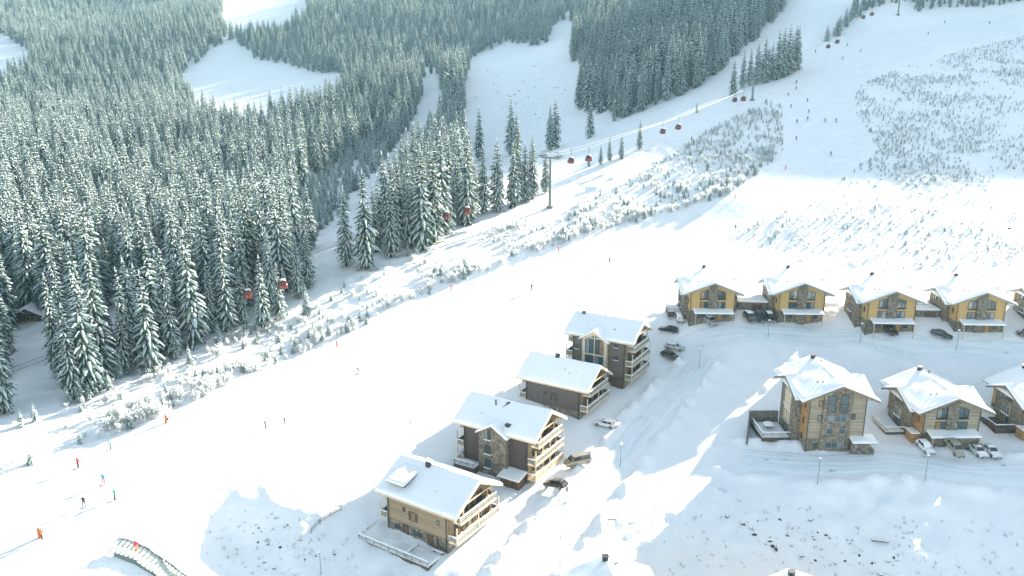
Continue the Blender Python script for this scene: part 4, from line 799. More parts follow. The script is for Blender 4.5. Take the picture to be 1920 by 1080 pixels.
for k, (px, py, lb) in enumerate([(632, 650, 'orange marker post on the left piste edge above the two distant skiers'), (846, 545, 'orange marker post on the left piste edge, higher than the first'), (1047, 472, 'orange marker post on the left piste edge in the middle of the run'), (1378, 373, 'orange marker post where the run bends'), (1473, 318, 'orange marker post at the foot of the upper run')]):
    p = at(px, py); t = thing('marker_post', lb, 'post', tuple(p), 0, 'orange marker posts along the run')
    MB().lathe([(.15, -.3), (.17, 1.3), (.14, 1.55), (.05, 1.6)], 8).build('pad', 'red_pad', t); MB().tube((0, 0, 1.8), (0, 0, 2.3), .03, .03, 6).build('stake', 'dark_metal', t)
for px, py, h, lb in [(1680, 362, 6, 'bare pole standing in the scrub right of the bend'), (1802, 456, 9, 'tall bare pole in the snow above the last yellow house'), (1406, 468, 5, 'thin bare pole above the first yellow house'), (1735, 160, 7, 'thin bare pole high on the right slope'), (1478, 475, 5, 'thin bare pole above the second yellow house'), (1908, 85, 8, 'bare pole near the top right corner')]:
    p = at(px, py); t = thing('pole', lb, 'pole', tuple(p)); MB().tube((0, 0, -.5), (0, 0, h), .09, .06, 6).build('shaft', 'twig', t); MB().tube((0, 0, h), (0, 0, h + .2), .09, .03, 6).build('snow', 'roof_snow', t)
def fence(label, pts, h=1.1, mat='dark_wood', name='fence'):
    P = [at(*q) for q in pts]; t = thing(name, label, 'fence', tuple(P[0])); o = P[0]
    for a, b in zip(P, P[1:]):
        n = max(1, int(np.linalg.norm(b - a) / 2.0))
        for i in range(n + 1): c = a + (b - a) * i / n - o; zz = gz(c[0] + o[0], c[1] + o[1]) - o[2]; MB().bar((c[0], c[1], zz - .4), (c[0], c[1], zz + h), .1, .1).build('post', mat, t)
        for k in (.95, .5): MB().bar(tuple(a - o + np.array([0, 0, h * k])), tuple(b - o + np.array([0, 0, h * k])), .07, .12).build('rail', mat, t)
fence('short dark rail fence left of the nearest chalet', [(584, 1000), (600, 982), (640, 957)], .9, 'fascia_grey')
fence('pale rail fence behind the tallest chalet', [(1030, 598), (1075, 590)], .9, 'rail_wood')
# people mover with grated steps in the lower left corner
wl = [at(*q) for q in ((222, 1022), (262, 1036), (300, 1062), (350, 1100))]; o = wl[0]
t = thing('carpet_lift', 'grated people carpet climbing the snow bank at the bottom left corner', 'ski lift', tuple(o)); side = None
for a, b in zip(wl, wl[1:]):
    dv = b - a; n = max(2, int(np.linalg.norm(dv[:2]) / .55)); nrm = np.array([-dv[1], dv[0], 0]) / np.linalg.norm(dv[:2])
    for i in range(n):
        c = a + dv * (i + .5) / n - o; p = Vector(c + nrm * 1.0 + np.array([0, 0, .45])); q = Vector(c - nrm * 1.0 + np.array([0, 0, .45])); MB().bar(p, q, .26, .1).build('slat', 'grate', t)
    for sg in (1, -1):
        p = Vector(a - o + nrm * sg * 1.25 + np.array([0, 0, .42])); q = Vector(b - o + nrm * sg * 1.25 + np.array([0, 0, .42])); s_ = MB().bar(p, q, .3, .35).build('side_beam', 'grate', t)
        e = Vector(nrm * .3 * sg); k = Vector((0, 0, .19)); m = MB(); m.snow(p + k - e * .4, q + k - e * .4, q + k + e * 1.6, p + k + e * 1.6, .25, nu=8, nv=3, rag=.2, seed=int(a[0] * 3 + sg)); m.build('snow', 'roof_snow', s_, True)
        m = MB(); m.bar(p - Vector((0, 0, 1.0)) + e * 2.0, q - Vector((0, 0, 1.0)) + e * 2.0, .12, 1.0); m.build('skirt', 'grate', t)

# ------------------------------------------------------------------ gondola lift
LEFT = [(465, 551, 183), (837, 404, 235), (1071, 301, 273), (1243, 246, 318), (1378, 187, 358), (1553, 87, 432), (1619, 32, 478)]
RIGHT = [(530, 533), (876, 395), (1104, 297), (1272, 238), (1394, 185), (1490, 130), (1570, 78), (1635, 26)]
LP_ = np.array([at_depth(*q) for q in LEFT]); ks = np.polyfit(LP_[:, 1], LP_[:, 0], 1)       # plan line x = ks0*y + ks1
ldir = Vector((ks[0], 1, 0)).normalized(); lang = math.atan2(ldir.y, ldir.x); SEP = 6.2
def on_line(px, py, off):
    d = ray(px, py); b = ks[1] + off * math.hypot(1, ks[0]); return CAMP + d * (b / (d[0] - ks[0] * d[1]))
cabs = [(on_line(a, b, 0), 0) for a, b, _ in LEFT] + [(on_line(a, b, SEP), 1) for a, b in RIGHT]
HANG = 3.6
def gondola_proto():
    t = thing('gondola_cabin', 'x', 'gondola', group='red gondola cabins on the lift')
    b = MB(); prof = [(.35, -1.12), (.8, -1.05), (1.05, -.8), (1.13, -.3), (1.12, .15)]; b.lathe(prof, 16, sy=.88); b.build('cabin_body', 'gondola_red', t, True)
    g = MB(); g.lathe([(1.115, .15), (1.06, .55), (.94, .82)], 16, sy=.88); g.build('window_band', 'car_glass', t, True)
    r = MB(); r.lathe([(.96, .8), (.8, 1.0), (.45, 1.12), (.1, 1.15)], 16, sy=.88); ro = r.build('roof', 'gondola_red', t, True)
    for i in range(6): a = math.pi * 2 * i / 6; MB().bar((1.13 * math.cos(a), .99 * math.sin(a), .1), (.95 * math.cos(a), .83 * math.sin(a), .84), .09, .09).build('window_post', 'gondola_red', t)
    MB().box(-.35, -1.03, -.85, .35, -.97, .75).build('door', 'gondola_red', t)
    MB().box(-.6, .85, -.85, .6, 1.15, .0).build('ski_rack', 'dark_metal', t)
    h = MB(); h.bar((0, 0, 1.1), (0, 0, HANG - .1), .12, .12); h.bar((-.5, 0, HANG), (.5, 0, HANG), .14, .2); h.build('hanger', 'steel', t)
    s = MB(); s.lathe([(.7, 1.05), (.62, 1.18), (.3, 1.28), (.05, 1.29)], 12, sy=.88); s.build('snow', 'roof_snow', t, True); return t
gp = gondola_proto(); gp_used = False
GL = ['lowest on the left hand cable, in front of the spruces', 'above the dark spruce row, left of its neighbour', 'just right of the near lift tower, left of its neighbour', 'over the upper scrub, left one of that pair', 'just left of the second tower, left of its neighbour', 'high over the upper run, left one of that pair', 'topmost on the left hand cable near the upper edge',
      'lowest on the right hand cable, by the thin sunlit spruce', 'above the dark spruce row, right of its neighbour', 'in front of a small spruce right of the near lift tower', 'over the upper scrub, right one of that pair', 'nearest the second tower, right of its neighbour', 'alone beside the spruce clump above the second tower', 'high over the upper run, right one of that pair', 'topmost on the right hand cable near the upper edge']
for (p, k), lb in zip(cabs, GL):
    g = gp if not gp_used else copy_tree(gp); gp_used = True
    g.location = tuple(p); g.rotation_euler = (0, 0, lang); g['label'] = 'red gondola cabin ' + lb
def tower(px, py, off, ht, label):
    d = on_line(px, py, SEP / 2); p = d; z0 = gz(p[0], p[1]); t = thing('lift_tower', label, 'lift tower', (p[0], p[1], z0), lang, 'gondola lift towers')
    MB().tube((0, 0, -2), (0, 0, ht), .52, .34, 14).build('mast', 'steel', t); MB().lathe([(1.1, -.8), (1.1, .5), (.8, .55)], 12).build('footing', 'stone_grey', t)
    MB().bar((0, -SEP / 2 - .6, ht), (0, SEP / 2 + .6, ht), .55, .55).build('crossarm', 'steel', t)
    for sg in (-1, 1):
        y = sg * SEP / 2; a = MB().bar((-2.2, y, ht + .35), (2.2, y, ht + .35), .22, .3).build('sheave_beam', 'steel', t)
        for i in range(8): MB().tube((-1.9 + i * .54, y - .08, ht + .62), (-1.9 + i * .54, y + .08, ht + .62), .22, .22, 10).build('sheave', 'dark_metal', a)
        c = MB().bar((-2.3, y + sg * .7, ht - .1), (2.3, y + sg * .7, ht - .1), .6, .06).build('catwalk', 'steel', t); railing(c, (-2.2, y + sg, ht), (2.2, y + sg, ht), 1.0, 'steel', panel='', snow=False)
    f = MB(); f.bar((0, -SEP / 2, ht + .2), (0, -SEP / 2, ht + 1.9), .15, .15); f.bar((0, SEP / 2, ht + .2), (0, SEP / 2, ht + 1.9), .15, .15); f.bar((0, -SEP / 2 - .3, ht + 1.9), (0, SEP / 2 + .3, ht + 1.9), .18, .18); f.build('lifting_frame', 'steel', t)
    l = MB(); l.bar((-.8, -.25, 0), (-.5, -.25, ht), .05, .05); l.bar((-.8, .25, 0), (-.5, .25, ht), .05, .05)
    for i in range(int(ht / .6)): l.bar((-.8 + .3 * i * .6 / ht, -.25, .6 * i), (-.8 + .3 * i * .6 / ht, .25, .6 * i), .04, .04)
    l.build('ladder', 'steel', t); return (p[0], p[1], z0 + ht + .85)
tops = []
def tower_h(pxb, pyb, pyt, lb):
    q = on_line(pxb, pyb, SEP / 2); z0 = gz(q[0], q[1]); tp = on_line(pxb, pyt, SEP / 2); return tower(pxb, pyb, 0, max(8, tp[2] - z0), lb)
tops = [tower_h(1031, 392, 296, 'tall grey green lift tower standing in the frosted scrub'), tower_h(1410, 195, 160, 'grey green lift tower below the spruce clump on the upper slope'), tower_h(1684, 25, -22, 'lift tower at the top edge of the picture')]
for k, lb in ((0, 'left hand haul cable of the gondola lift'), (1, 'right hand haul cable of the gondola lift')):
    o2 = Vector((ldir.y, -ldir.x, 0)) * (SEP / 2) * (1 if k else -1)
    pts = [Vector(p) + Vector((0, 0, HANG)) for p, kk in cabs if kk == k] + [Vector(tp) + o2 for tp in tops]; pts.sort(key=lambda v: v.y)
    pts = [pts[0] + (pts[0] - pts[1]) * 1.2] + pts + [pts[-1] + (pts[-1] - pts[-2]) * 2]
    m = MB()
    for a, b in zip(pts, pts[1:]): m.tube(a, b, .05, .05, 5, cap=False)
    tag(m.build('haul_cable', 'dark_metal'), lb, 'cable', 'haul cables')

# ------------------------------------------------------------------ people
def skinned(verts, edges, radii, root=0, sub=1):
    me = bpy.data.meshes.new('body'); me.from_pydata(verts, edges, []); o = bpy.data.objects.new('tmp', me); COL.objects.link(o)
    o.modifiers.new('s', 'SKIN'); sv = me.skin_vertices[0].data
    for i, r in enumerate(radii): sv[i].radius = (r, r) if not isinstance(r, tuple) else r; sv[i].use_root = i == root
    u = o.modifiers.new('u', 'SUBSURF'); u.levels = sub; u.render_levels = sub
    dg = bpy.context.evaluated_depsgraph_get(); out = bpy.data.meshes.new_from_object(o.evaluated_get(dg)); bpy.data.objects.remove(o, do_unlink=True); return out
def person_mesh(pose):
    # x = direction of travel, y = left, z up; 1.75 m tall
    K = dict(stand=(0, 0.0, .05), ski=(.12, .28, .16), tuck=(.22, .5, .14), walk=(0, .05, .25))[pose]; lean, bend, wide = K
    hip = Vector((-.1 * bend, 0, .95 - .28 * bend)); ch = hip + Vector((.25 * bend + lean * .6, 0, .45 - .10 * bend)); nk = ch + Vector((.06 + .1 * bend, 0, .15)); hd = nk + Vector((.03, 0, .1)); tp = hd + Vector((.02, 0, .14))
    V = [hip, hip.lerp(ch, .5), ch, nk, hd, tp]; E = [(0, 1), (1, 2), (2, 3), (3, 4), (4, 5)]; Rr = [(.15, .17), (.13, .16), (.14, .19), .07, .105, .085]
    for sg in (1, -1):
        st = .25 * sg if pose == 'walk' else (.08 * sg if pose != 'stand' else 0); b = len(V)
        hj = hip + Vector((0, sg * .11, -.06)); kn = Vector((.02 + .30 * bend + st * .6, sg * (.11 + wide * .35), .5 - .08 * bend)); an = Vector((st - .05 * bend, sg * (.1 + wide * .55), .1)); toe = an + Vector((.2, 0, -.05))
        V += [hj, kn, an, toe]; E += [(0, b), (b, b + 1), (b + 1, b + 2), (b + 2, b + 3)]; Rr += [.105, .078, .07, .055]
        b = len(V); sh = ch + Vector((0, sg * .19, .06)); fw_ = .15 + .5 * bend if pose != 'stand' else .08; el = sh + Vector((fw_ * .3 - .05, sg * .12, -.26)); ha = el + Vector((.18 + .1 * bend, sg * .03, -.10 if pose != 'stand' else -.22)); V += [sh, el, ha, ha + Vector((.07, 0, -.03))]
        E += [(2, b), (b, b + 1), (b + 1, b + 2), (b + 2, b + 3)]; Rr += [.085, .06, .048, .04]
    me = skinned([tuple(v) for v in V], E, Rr); return me, hip.z, nk.z, V
PB = {k: person_mesh(k) for k in ('stand', 'ski', 'tuck', 'walk')}
body_cache = {}
def person(px, py, label, jacket, pants, pose='ski', head=-2.3, helmet='cloth_black', size=1.0, skis=True, group='skiers on the run', dz=0.0):
    p = at(px, py); t = thing('person', label, 'person', (p[0], p[1], p[2] + dz + (.04 if skis else -.02)), head, group, size)
    key = (pose, jacket, pants, helmet); me0, hz, nz, V = PB[pose]
    if key not in body_cache:
        me = me0.copy(); me.name = 'body'
        for m in (jacket, pants, 'cloth_skin', helmet, 'cloth_black'): me.materials.append(MATS[m])
        top = V[5]; 
        for pl in me.polygons:
            c = pl.center; k = 0 if c.z > hz - .02 else 1
            if c.z < .17: k = 4
            if c.z > nz + .04: k = 2 if (c.x > V[4].x + .05 and c.z < V[4].z + .05) else 3
            pl.material_index = k; pl.use_smooth = True
        body_cache[key] = me
    link('body', body_cache[key], t)
    if skis:
        for sg, i in ((1, 8), (-1, 16)):
            a = V[i]; s = MB(); s.hexa([(a.x - .75, a.y - .05, -.03), (a.x + .8, a.y - .05, -.03), (a.x + .8, a.y + .05, -.03), (a.x - .75, a.y + .05, -.03), (a.x - .75, a.y - .05, 0.01), (a.x + .8, a.y - .05, 0.01), (a.x + .8, a.y + .05, .01), (a.x - .75, a.y + .05, .01)])
            s.hexa([(a.x + .8, a.y - .05, -.03), (a.x + .98, a.y - .03, .06), (a.x + .98, a.y + .03, .06), (a.x + .8, a.y + .05, -.03), (a.x + .8, a.y - .05, .01), (a.x + .98, a.y - .03, .08), (a.x + .98, a.y + .03, .08), (a.x + .8, a.y + .05, .01)]); s.build('ski', 'cloth_grey', t)
            h = V[12 if sg > 0 else 20]; MB().tube(tuple(h), (h.x - (.45 if pose != 'stand' else .05), h.y + sg * .15, .02), .014, .01, 5).build('ski_pole', 'steel', t)
    return t
P_ = person
P_(672, 701, 'skier in black, arms low, alone in the middle of the run with a long shadow', 'cloth_black', 'cloth_black', 'ski', -2.6); P_(498, 804, 'skier in dark grey, left one of two side by side', 'cloth_grey', 'cloth_black', 'stand', -2.2); P_(534, 797, 'skier in black, right one of two side by side', 'cloth_black', 'cloth_black', 'walk', -2.4)
P_(147, 877, 'skier in red jacket and dark trousers near the left piste edge', 'cloth_red', 'cloth_black', 'stand', -2.0, size=1.12); P_(195, 907, 'skier in teal jacket and red trousers in the lower left group', 'cloth_teal', 'cloth_red', 'ski', -1.5, size=1.15); P_(158, 950, 'skier in black jacket and brown trousers, lowest of the left group', 'cloth_black', 'cloth_brown', 'ski', -1.3, size=1.15); P_(216, 937, 'skier in green jacket and dark trousers, rightmost of the lower left group', 'cloth_green', 'cloth_black', 'stand', -2.2, size=1.15)
P_(208, 842, 'dark green clad skier at the left piste edge under the shrubs', 'cloth_teal', 'cloth_black', 'ski', -2.4); P_(257, 1040, 'person in orange trousers and red jacket standing on the grated carpet lift', 'cloth_red', 'cloth_orange', 'stand', 2.2, skis=False, group='people on foot', size=1.1, dz=.52)
P_(1063, 928, 'person in black walking beside the rear of the black estate car', 'cloth_black', 'cloth_black', 'walk', 2.6, skis=False, group='people on foot'); P_(79, 1012, 'person in orange beside the lower left snow lance', 'cloth_orange', 'cloth_black', 'stand', 1, skis=False, group='people on foot')
P_(997, 544, 'skier in black high on the sunlit run left of the row of chalets', 'cloth_black', 'cloth_black', 'stand', -2.3); P_(1143, 493, 'skier in brown on the sunlit run above the tallest chalet', 'cloth_brown', 'cloth_black', 'ski', -2.3); P_(1379, 431, 'skier in black where the sunlit run bends', 'cloth_black', 'cloth_grey', 'ski', -2.3)
P_(1558, 292, 'skier in grey in the middle of the shaded upper run', 'cloth_grey', 'cloth_black', 'walk', -2.1)
small = [(1493, 262), (1494, 231), (1514, 226), (1547, 229), (1568, 229), (1516, 212), (1483, 202), (1478, 180), (1493, 168), (1493, 157), (1503, 130), (1502, 103), (1529, 99), (1614, 97), (1588, 87), (1580, 112), (1514, 191), (1740, 65), (1855, 45), (1771, 44)]
SL = ['lowest at the left edge', 'second lowest at the left edge', 'left of a group of three', 'middle of a group of three', 'right of a group of three', 'just above the group of three', 'beside the left edge below the spruce clump', 'beside the left edge level with the second tower', 'left edge under the clump, lower of two', 'left edge under the clump, upper of two', 'beside the red cabin at the clump', 'beside the clump top', 'below the paired cabins', 'alone right of the paired cabins', 'just right of the paired cabins', 'in the middle under the paired cabins', 'alone in the middle of the run', 'on the right branch, lowest', 'on the right branch near the right edge', 'on the right branch, middle']
for k, ((px, py), lb) in enumerate(zip(small, SL)): P_(px, py, 'tiny dark skier on the upper run, ' + lb, rnd.choice(['cloth_black', 'cloth_navy', 'cloth_maroon', 'cloth_brown']), 'cloth_black', rnd.choice(['ski', 'stand', 'ski']), rnd.uniform(-2.9, -1.5))

# ------------------------------------------------------------------ rocks
def rock_mesh(seed):
    rr = random.Random(seed); bm = bmesh.new(); bmesh.ops.create_icosphere(bm, subdivisions=2, radius=.5); s = (rr.uniform(.8, 1.5), rr.uniform(.5, 1), rr.uniform(.4, .8))
    pl = [Vector((rr.uniform(-1, 1), rr.uniform(-1, 1), rr.uniform(-.3, 1))).normalized() for _ in range(9)]
    for v in bm.verts:
        for n in pl:
            d = v.co.dot(n) - .36
            if d > 0: v.co -= n * d
        v.co = Vector((v.co.x * s[0], v.co.y * s[1], v.co.z * s[2]))
    me = bpy.data.meshes.new('rock'); bm.to_mesh(me); bm.free(); me.materials.append(MATS['rock']); return me
def cap_mesh(me):
    m = MB(); vs = [v.co for v in me.vertices]; up = [p for p in me.polygons if p.normal.z > .5]
    if not up: return None
    seed = max(up, key=lambda p: p.center.z); isl = {seed.index}; on = set(seed.vertices); grow = True      # one connected cap
    while grow:
        grow = False
        for p in up:
            if p.index not in isl and len(on.intersection(p.vertices)) >= 2: isl.add(p.index); on.update(p.vertices); grow = True
    ids = {i: k for k, i in enumerate(sorted(on))}; m.v = [(vs[i].x * 1.03, vs[i].y * 1.03, vs[i].z + .06) for i in sorted(on)]
    for p in up:
        if p.index in isl: m.face([ids[i] for i in p.vertices])
    return m.mesh('snow', 'roof_snow', True)
ROCKS = [rock_mesh(i) for i in range(6)]; CAPS = [cap_mesh(m) for m in ROCKS]
def scatter_px(poly, n, seed):
    rr = random.Random(seed); P = np.array(poly, float); out = []; x0, y0 = P.min(0); x1, y1 = P.max(0)
    while len(out) < n:
        a, b = rr.uniform(x0, x1), rr.uniform(y0, y1)
        if inside(P, np.array([a]), np.array([b]))[0]: out.append((a, b))
    return out
def rocks(poly, n, seed, label, group, smin, smax):
    rr = random.Random(seed + 99)
    for px, py in scatter_px(poly, n, seed):
        p = at(px, py); k = rr.randrange(6); s = smin + (smax - smin) * rr.random() ** 2
        t = thing('rock', label, 'rock', (p[0], p[1], p[2] - .06 * s), rr.uniform(0, 6.28), group, s); link('stone', ROCKS[k], t)
        if CAPS[k] and rr.random() < .75: link('snow', CAPS[k], t)
rocks([(1330, 950), (1420, 945), (1560, 1000), (1680, 1040), (1720, 1075), (1600, 1080), (1450, 1060), (1400, 1000)], 42, 1, 'dark rock poking through the shaded snow at the lower right', 'rocks on the lower right bank', .3, 1.0)
rocks([(420, 1000), (520, 950), (560, 1000), (640, 1040), (560, 1075), (420, 1070), (350, 1060)], 26, 2, 'small dark rock in the snow left of the nearest chalet', 'rocks on the bank beside the carpet lift', .3, .8)
rocks([(900, 130), (960, 105), (1070, 150), (1060, 220), (960, 230), (890, 200)], 45, 3, 'dark rock in the clearing above the spruce row', 'rocks in the upper clearing', .8, 2.4)
rocks([(1400, 460), (1700, 480), (1910, 500), (1910, 300), (1780, 180), (1650, 330), (1500, 410)], 45, 4, 'dark rock in the scrub on the right hand slope', 'rocks on the right slope', .5, 1.5)
rocks([(1270, 520), (1600, 500), (1880, 515), (1850, 530), (1600, 525), (1300, 540)], 16, 5, 'dark rock on the bank behind the yellow houses', 'rocks behind the yellow houses', .5, 1.3)
for (a, b), lb in [((1140, 975), 'dark beam lying in the snow left of the rocks'), ((1528, 973), 'dark plank half buried in the lower snow field'), ((1650, 1016), 'short dark plank in the snow near the bottom right')]:
    p = at(a, b); t = thing('plank', lb, 'plank', tuple(p), rnd.uniform(-.5, .5)); MB().bar((-1.3, 0, .05), (1.3, .2, .2), .3, .18).build('timber', 'dark_wood', t); MB().snow((-1.2, -.1, .16), (1.2, .08, .26), (1.2, .3, .26), (-1.2, .12, .16), .08, nu=5, nv=2).build('snow', 'roof_snow', t)

# ------------------------------------------------------------------ trees
def spruce(seed, slim=.125, whorls=27, young=False):
    """unit-height spruce: drooping branches (green) with a load of snow on top"""
    rr = random.Random(seed); g = MB(); s = MB(); tr = MB(); bend = rr.uniform(-.01, .01)
    N = 7
    for k in range(5):
        z0, z1 = k / 5 * .98, (k + 1) / 5 * .98; tr.tube((bend * z0, 0, z0 - (.03 if k == 0 else 0)), (bend * z1, 0, z1), .0125 * (1 - z0) + .001, .0125 * (1 - z1) + .001, N, cap=False)
    lo = .05 if young else rr.uniform(.05, .11); ph = rr.random() * 6
    for w in range(whorls):
        f = w / (whorls - 1); z = lo + (0.985 - lo) * f ** .92; prof = (1 - f) ** .82 * min(1, .62 + f * 2.4); Lr = slim * prof + .010
        nb = (9 if young else 12) if f < .6 else (9 if f < .85 else 6); ph += .7 + rr.random() * .5
        for b in range(nb):
            a = ph + b * 6.283 / nb + rr.uniform(-.25, .25); L = Lr * rr.uniform(.66, 1.25); dr = rr.uniform(.45, .85) * (1.15 - .6 * f); up = rr.uniform(.0, .12) + .25 * f
            ca, sa = math.cos(a), math.sin(a); wd = L * (rr.uniform(.26, .40) if young else rr.uniform(.19, .30)) + .004; zb = z + rr.uniform(-.018, .018)
            C_ = []
            for t in (0.06, .4, .75, 1.0): C_.append((t * L, zb + L * (up * t - dr * t * t), wd * (0.55, 1.0, .8, .12)[len(C_)]))
            hang = .50
            def P3(r, y, zz): return (r * ca - y * sa, r * sa + y * ca, zz)
            # green fronds: ridge line with hanging sides, serrated
            for sg in (1, -1):
                for i in range(3):
                    r0, z0, w0 = C_[i]; r1, z1, w1 = C_[i + 1]; rm, zm, wm = (r0 + r1) / 2 + .04 * L, (z0 + z1) / 2, (w0 + w1) / 2 * rr.uniform(.9, 1.35)
                    b0 = len(g.v); g.v += [P3(r0, 0, z0), P3(r1, 0, z1), P3(r1, sg * w1 * .55, z1 - w1 * hang * .5), P3(rm + .05 * L, sg * wm, zm - wm * hang - .004), P3(r0 + .03 * L, sg * w0 * .5, z0 - w0 * hang * .6)]
                    g.face((b0, b0 + 1, b0 + 2, b0 + 3, b0 + 4) if sg < 0 else (b0 + 4, b0 + 3, b0 + 2, b0 + 1, b0))
            # snow pads lying on the branch
            if rr.random() < .93:
                k0 = rr.choice((0, 1, 1)); cov = rr.uniform(.42, .85)
                for i in range(k0, 3):
                    r0, z0, w0 = C_[i]; r1, z1, w1 = C_[i + 1]
                    if i == 2: r1 = r0 + (r1 - r0) * .96
                    h0, h1 = .0045 + .018 * w0 / .03 * .35, .0045 + .012 * w1 / .03 * .3
                    b0 = len(s.v); q0, q1 = w0 * .62 * cov, max(w1, wd * .25) * .62 * cov
                    s.v += [P3(r0, q0, z0 - q0 * hang * .8 + .002), P3(r0, 0, z0 + h0), P3(r0, -q0, z0 - q0 * hang * .8 + .002), P3(r1, q1, z1 - q1 * hang * .8 + .002), P3(r1, 0, z1 + h1), P3(r1, -q1, z1 - q1 * hang * .8 + .002)]
                    s.face((b0 + 3, b0 + 4, b0 + 1, b0)); s.face((b0 + 4, b0 + 5, b0 + 2, b0 + 1))
                    if i == 2: s.face((b0 + 3, b0 + 5, b0 + 4))
                    if i == k0: s.face((b0, b0 + 1, b0 + 2))
    s.lathe([(.006, .955), (.0075, .975), (.003, 1.0)], 5)
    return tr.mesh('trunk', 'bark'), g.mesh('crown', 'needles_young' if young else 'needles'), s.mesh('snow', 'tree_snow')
SPR = [spruce(11, .135, 19), spruce(12, .115, 21), spruce(13, .15, 18), spruce(14, .125, 20), spruce(15, .142, 17), spruce(21, .21, 12, True), spruce(22, .18, 13, True)]
def shrub(seed, dense):
    rr = random.Random(seed); tw = MB(); fr = MB(); n = 15 if dense else 9
    for i in range(n):
        a = rr.uniform(0, 6.28); tilt = rr.uniform(.03, .52); L = rr.uniform(.55, 1.0); d = Vector((math.cos(a) * tilt, math.sin(a) * tilt, 1)).normalized(); p = Vector((math.cos(a) * .06, math.sin(a) * .06, -.05)); q = p + d * L; tw.tube(p, q, .014, .005, 4, cap=False)
        for k in range(13 if dense else 10):
            t = rr.uniform(.2, 1); o = p + d * L * t; b = rr.uniform(0, 6.28); e = Vector((math.cos(b), math.sin(b), rr.uniform(.3, 1.1))).normalized(); l = rr.uniform(.1, .24) * (1.25 - t * .6); w = e.cross(Vector((rr.uniform(-1, 1), rr.uniform(-1, 1), .2))).normalized() * rr.uniform(.022, .05)
            h = o + e * l; fr.poly([o - w * .4, o + e * l * .5 - w, h, o + e * l * .5 + w]); u = w.cross(e) * 1.0; fr.poly([o - u * .4, o + e * l * .55 - u, h, o + e * l * .55 + u]); tw.tube(o, h, .005, .003, 3, cap=False)
    return tw.mesh('stems', 'twig'), fr.mesh('frost', 'frost')
SHR = [shrub(31, True), shrub(32, True), shrub(33, False), shrub(34, True)]
proto = {}
def tree(p, h, v, label, group, name='spruce_tree', rz=0, sx=1.0):
    t = thing(name, label, 'tree', (p[0], p[1], p[2] - .15), rz, group, h); t.scale = (h * sx, h * sx, h)
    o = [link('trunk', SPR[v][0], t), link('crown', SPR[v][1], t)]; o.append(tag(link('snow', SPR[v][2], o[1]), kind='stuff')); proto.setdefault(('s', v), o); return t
def shrub_thing(p, h, v, label, group):
    t = thing('frosted_shrub', label, 'shrub', (p[0], p[1], p[2]), rnd.uniform(0, 6.28), group, h); o = [link('stems', SHR[v][0], t), tag(link('frost', SHR[v][1], t), kind='stuff')]; proto.setdefault(('b', v), o); return t
def tree_px(bx, by, ty, label, group, v=None, **kw):
    p = at(bx, by); Z = proj(*p)[2]; h = (by - ty) / F * Z / math.cos(PITCH) * .97
    tree(p, h, rnd.randrange(5) if v is None else v, label, group, rz=rnd.uniform(0, 6.28), **kw); return p
placed = []
ORD = ['first', 'second', 'third', 'fourth', 'fifth', 'sixth', 'seventh', 'eighth', 'ninth', 'tenth', 'eleventh', 'twelfth', 'thirteenth', 'fourteenth']
ROW = [(650, 500, 347), (687, 505, 317), (733, 482, 335), (768, 465, 335), (793, 468, 277), (814, 455, 284), (829, 440, 247), (877, 420, 249), (906, 400, 272), (932, 396, 260), (962, 388, 268), (984, 378, 266), (998, 374, 250), (1022, 362, 275)]
for k, (a, b, c) in enumerate(ROW): placed.append(tree_px(a, b, c, ORD[k] + ' tall snowy spruce from the left in the row below the lift line', 'spruce row below the lift line', sx=1.0))
UP = [(1041, 278, 183, 'tall spruce left of the two standing alone in the upper clearing'), (1031, 282, 196, 'slim spruce leaning on the tall one in the upper clearing'), (1106, 258, 184, 'single slim spruce at the edge of the second run'), (958, 290, 184, 'tall spruce at the lower left of the upper clearing'), (968, 298, 210, 'spruce hugging the tall one at the lower left of the upper clearing'), (899, 300, 200, 'slim lone spruce on the left rim of the upper clearing'),
      (1199, 280, 223, 'bushy spruce below the second run, rightmost of its small group'), (1143, 302, 252, 'small spruce below the second run, middle of its group'), (1165, 298, 249, 'slim small spruce below the second run'), (1126, 308, 268, 'low bushy spruce beside the red cabin'), (1374, 178, 113, 'slim lone spruce left of the second lift tower'), (1306, 212, 190, 'tiny lone spruce between the two runs'), (1104, 312, 285, 'tiny spruce right behind a red cabin')]
for a, b, c, lb in UP: placed.append(tree_px(a, b, c, lb, 'scattered spruces by the upper clearing'))
CL = [(1392, 165, 95), (1405, 160, 90), (1418, 158, 75), (1432, 155, 66), (1445, 150, 80), (1456, 150, 55), (1466, 145, 52), (1476, 140, 45), (1488, 135, 48), (1493, 130, 50), (1462, 140, 70), (1440, 145, 90), (1425, 150, 100), (1482, 132, 70)]
for k, (a, b, c) in enumerate(sorted(CL)): placed.append(tree_px(a, b, c, ORD[k] + ' spruce from the left in the clump above the second lift tower', 'spruce clump above the second lift tower'))
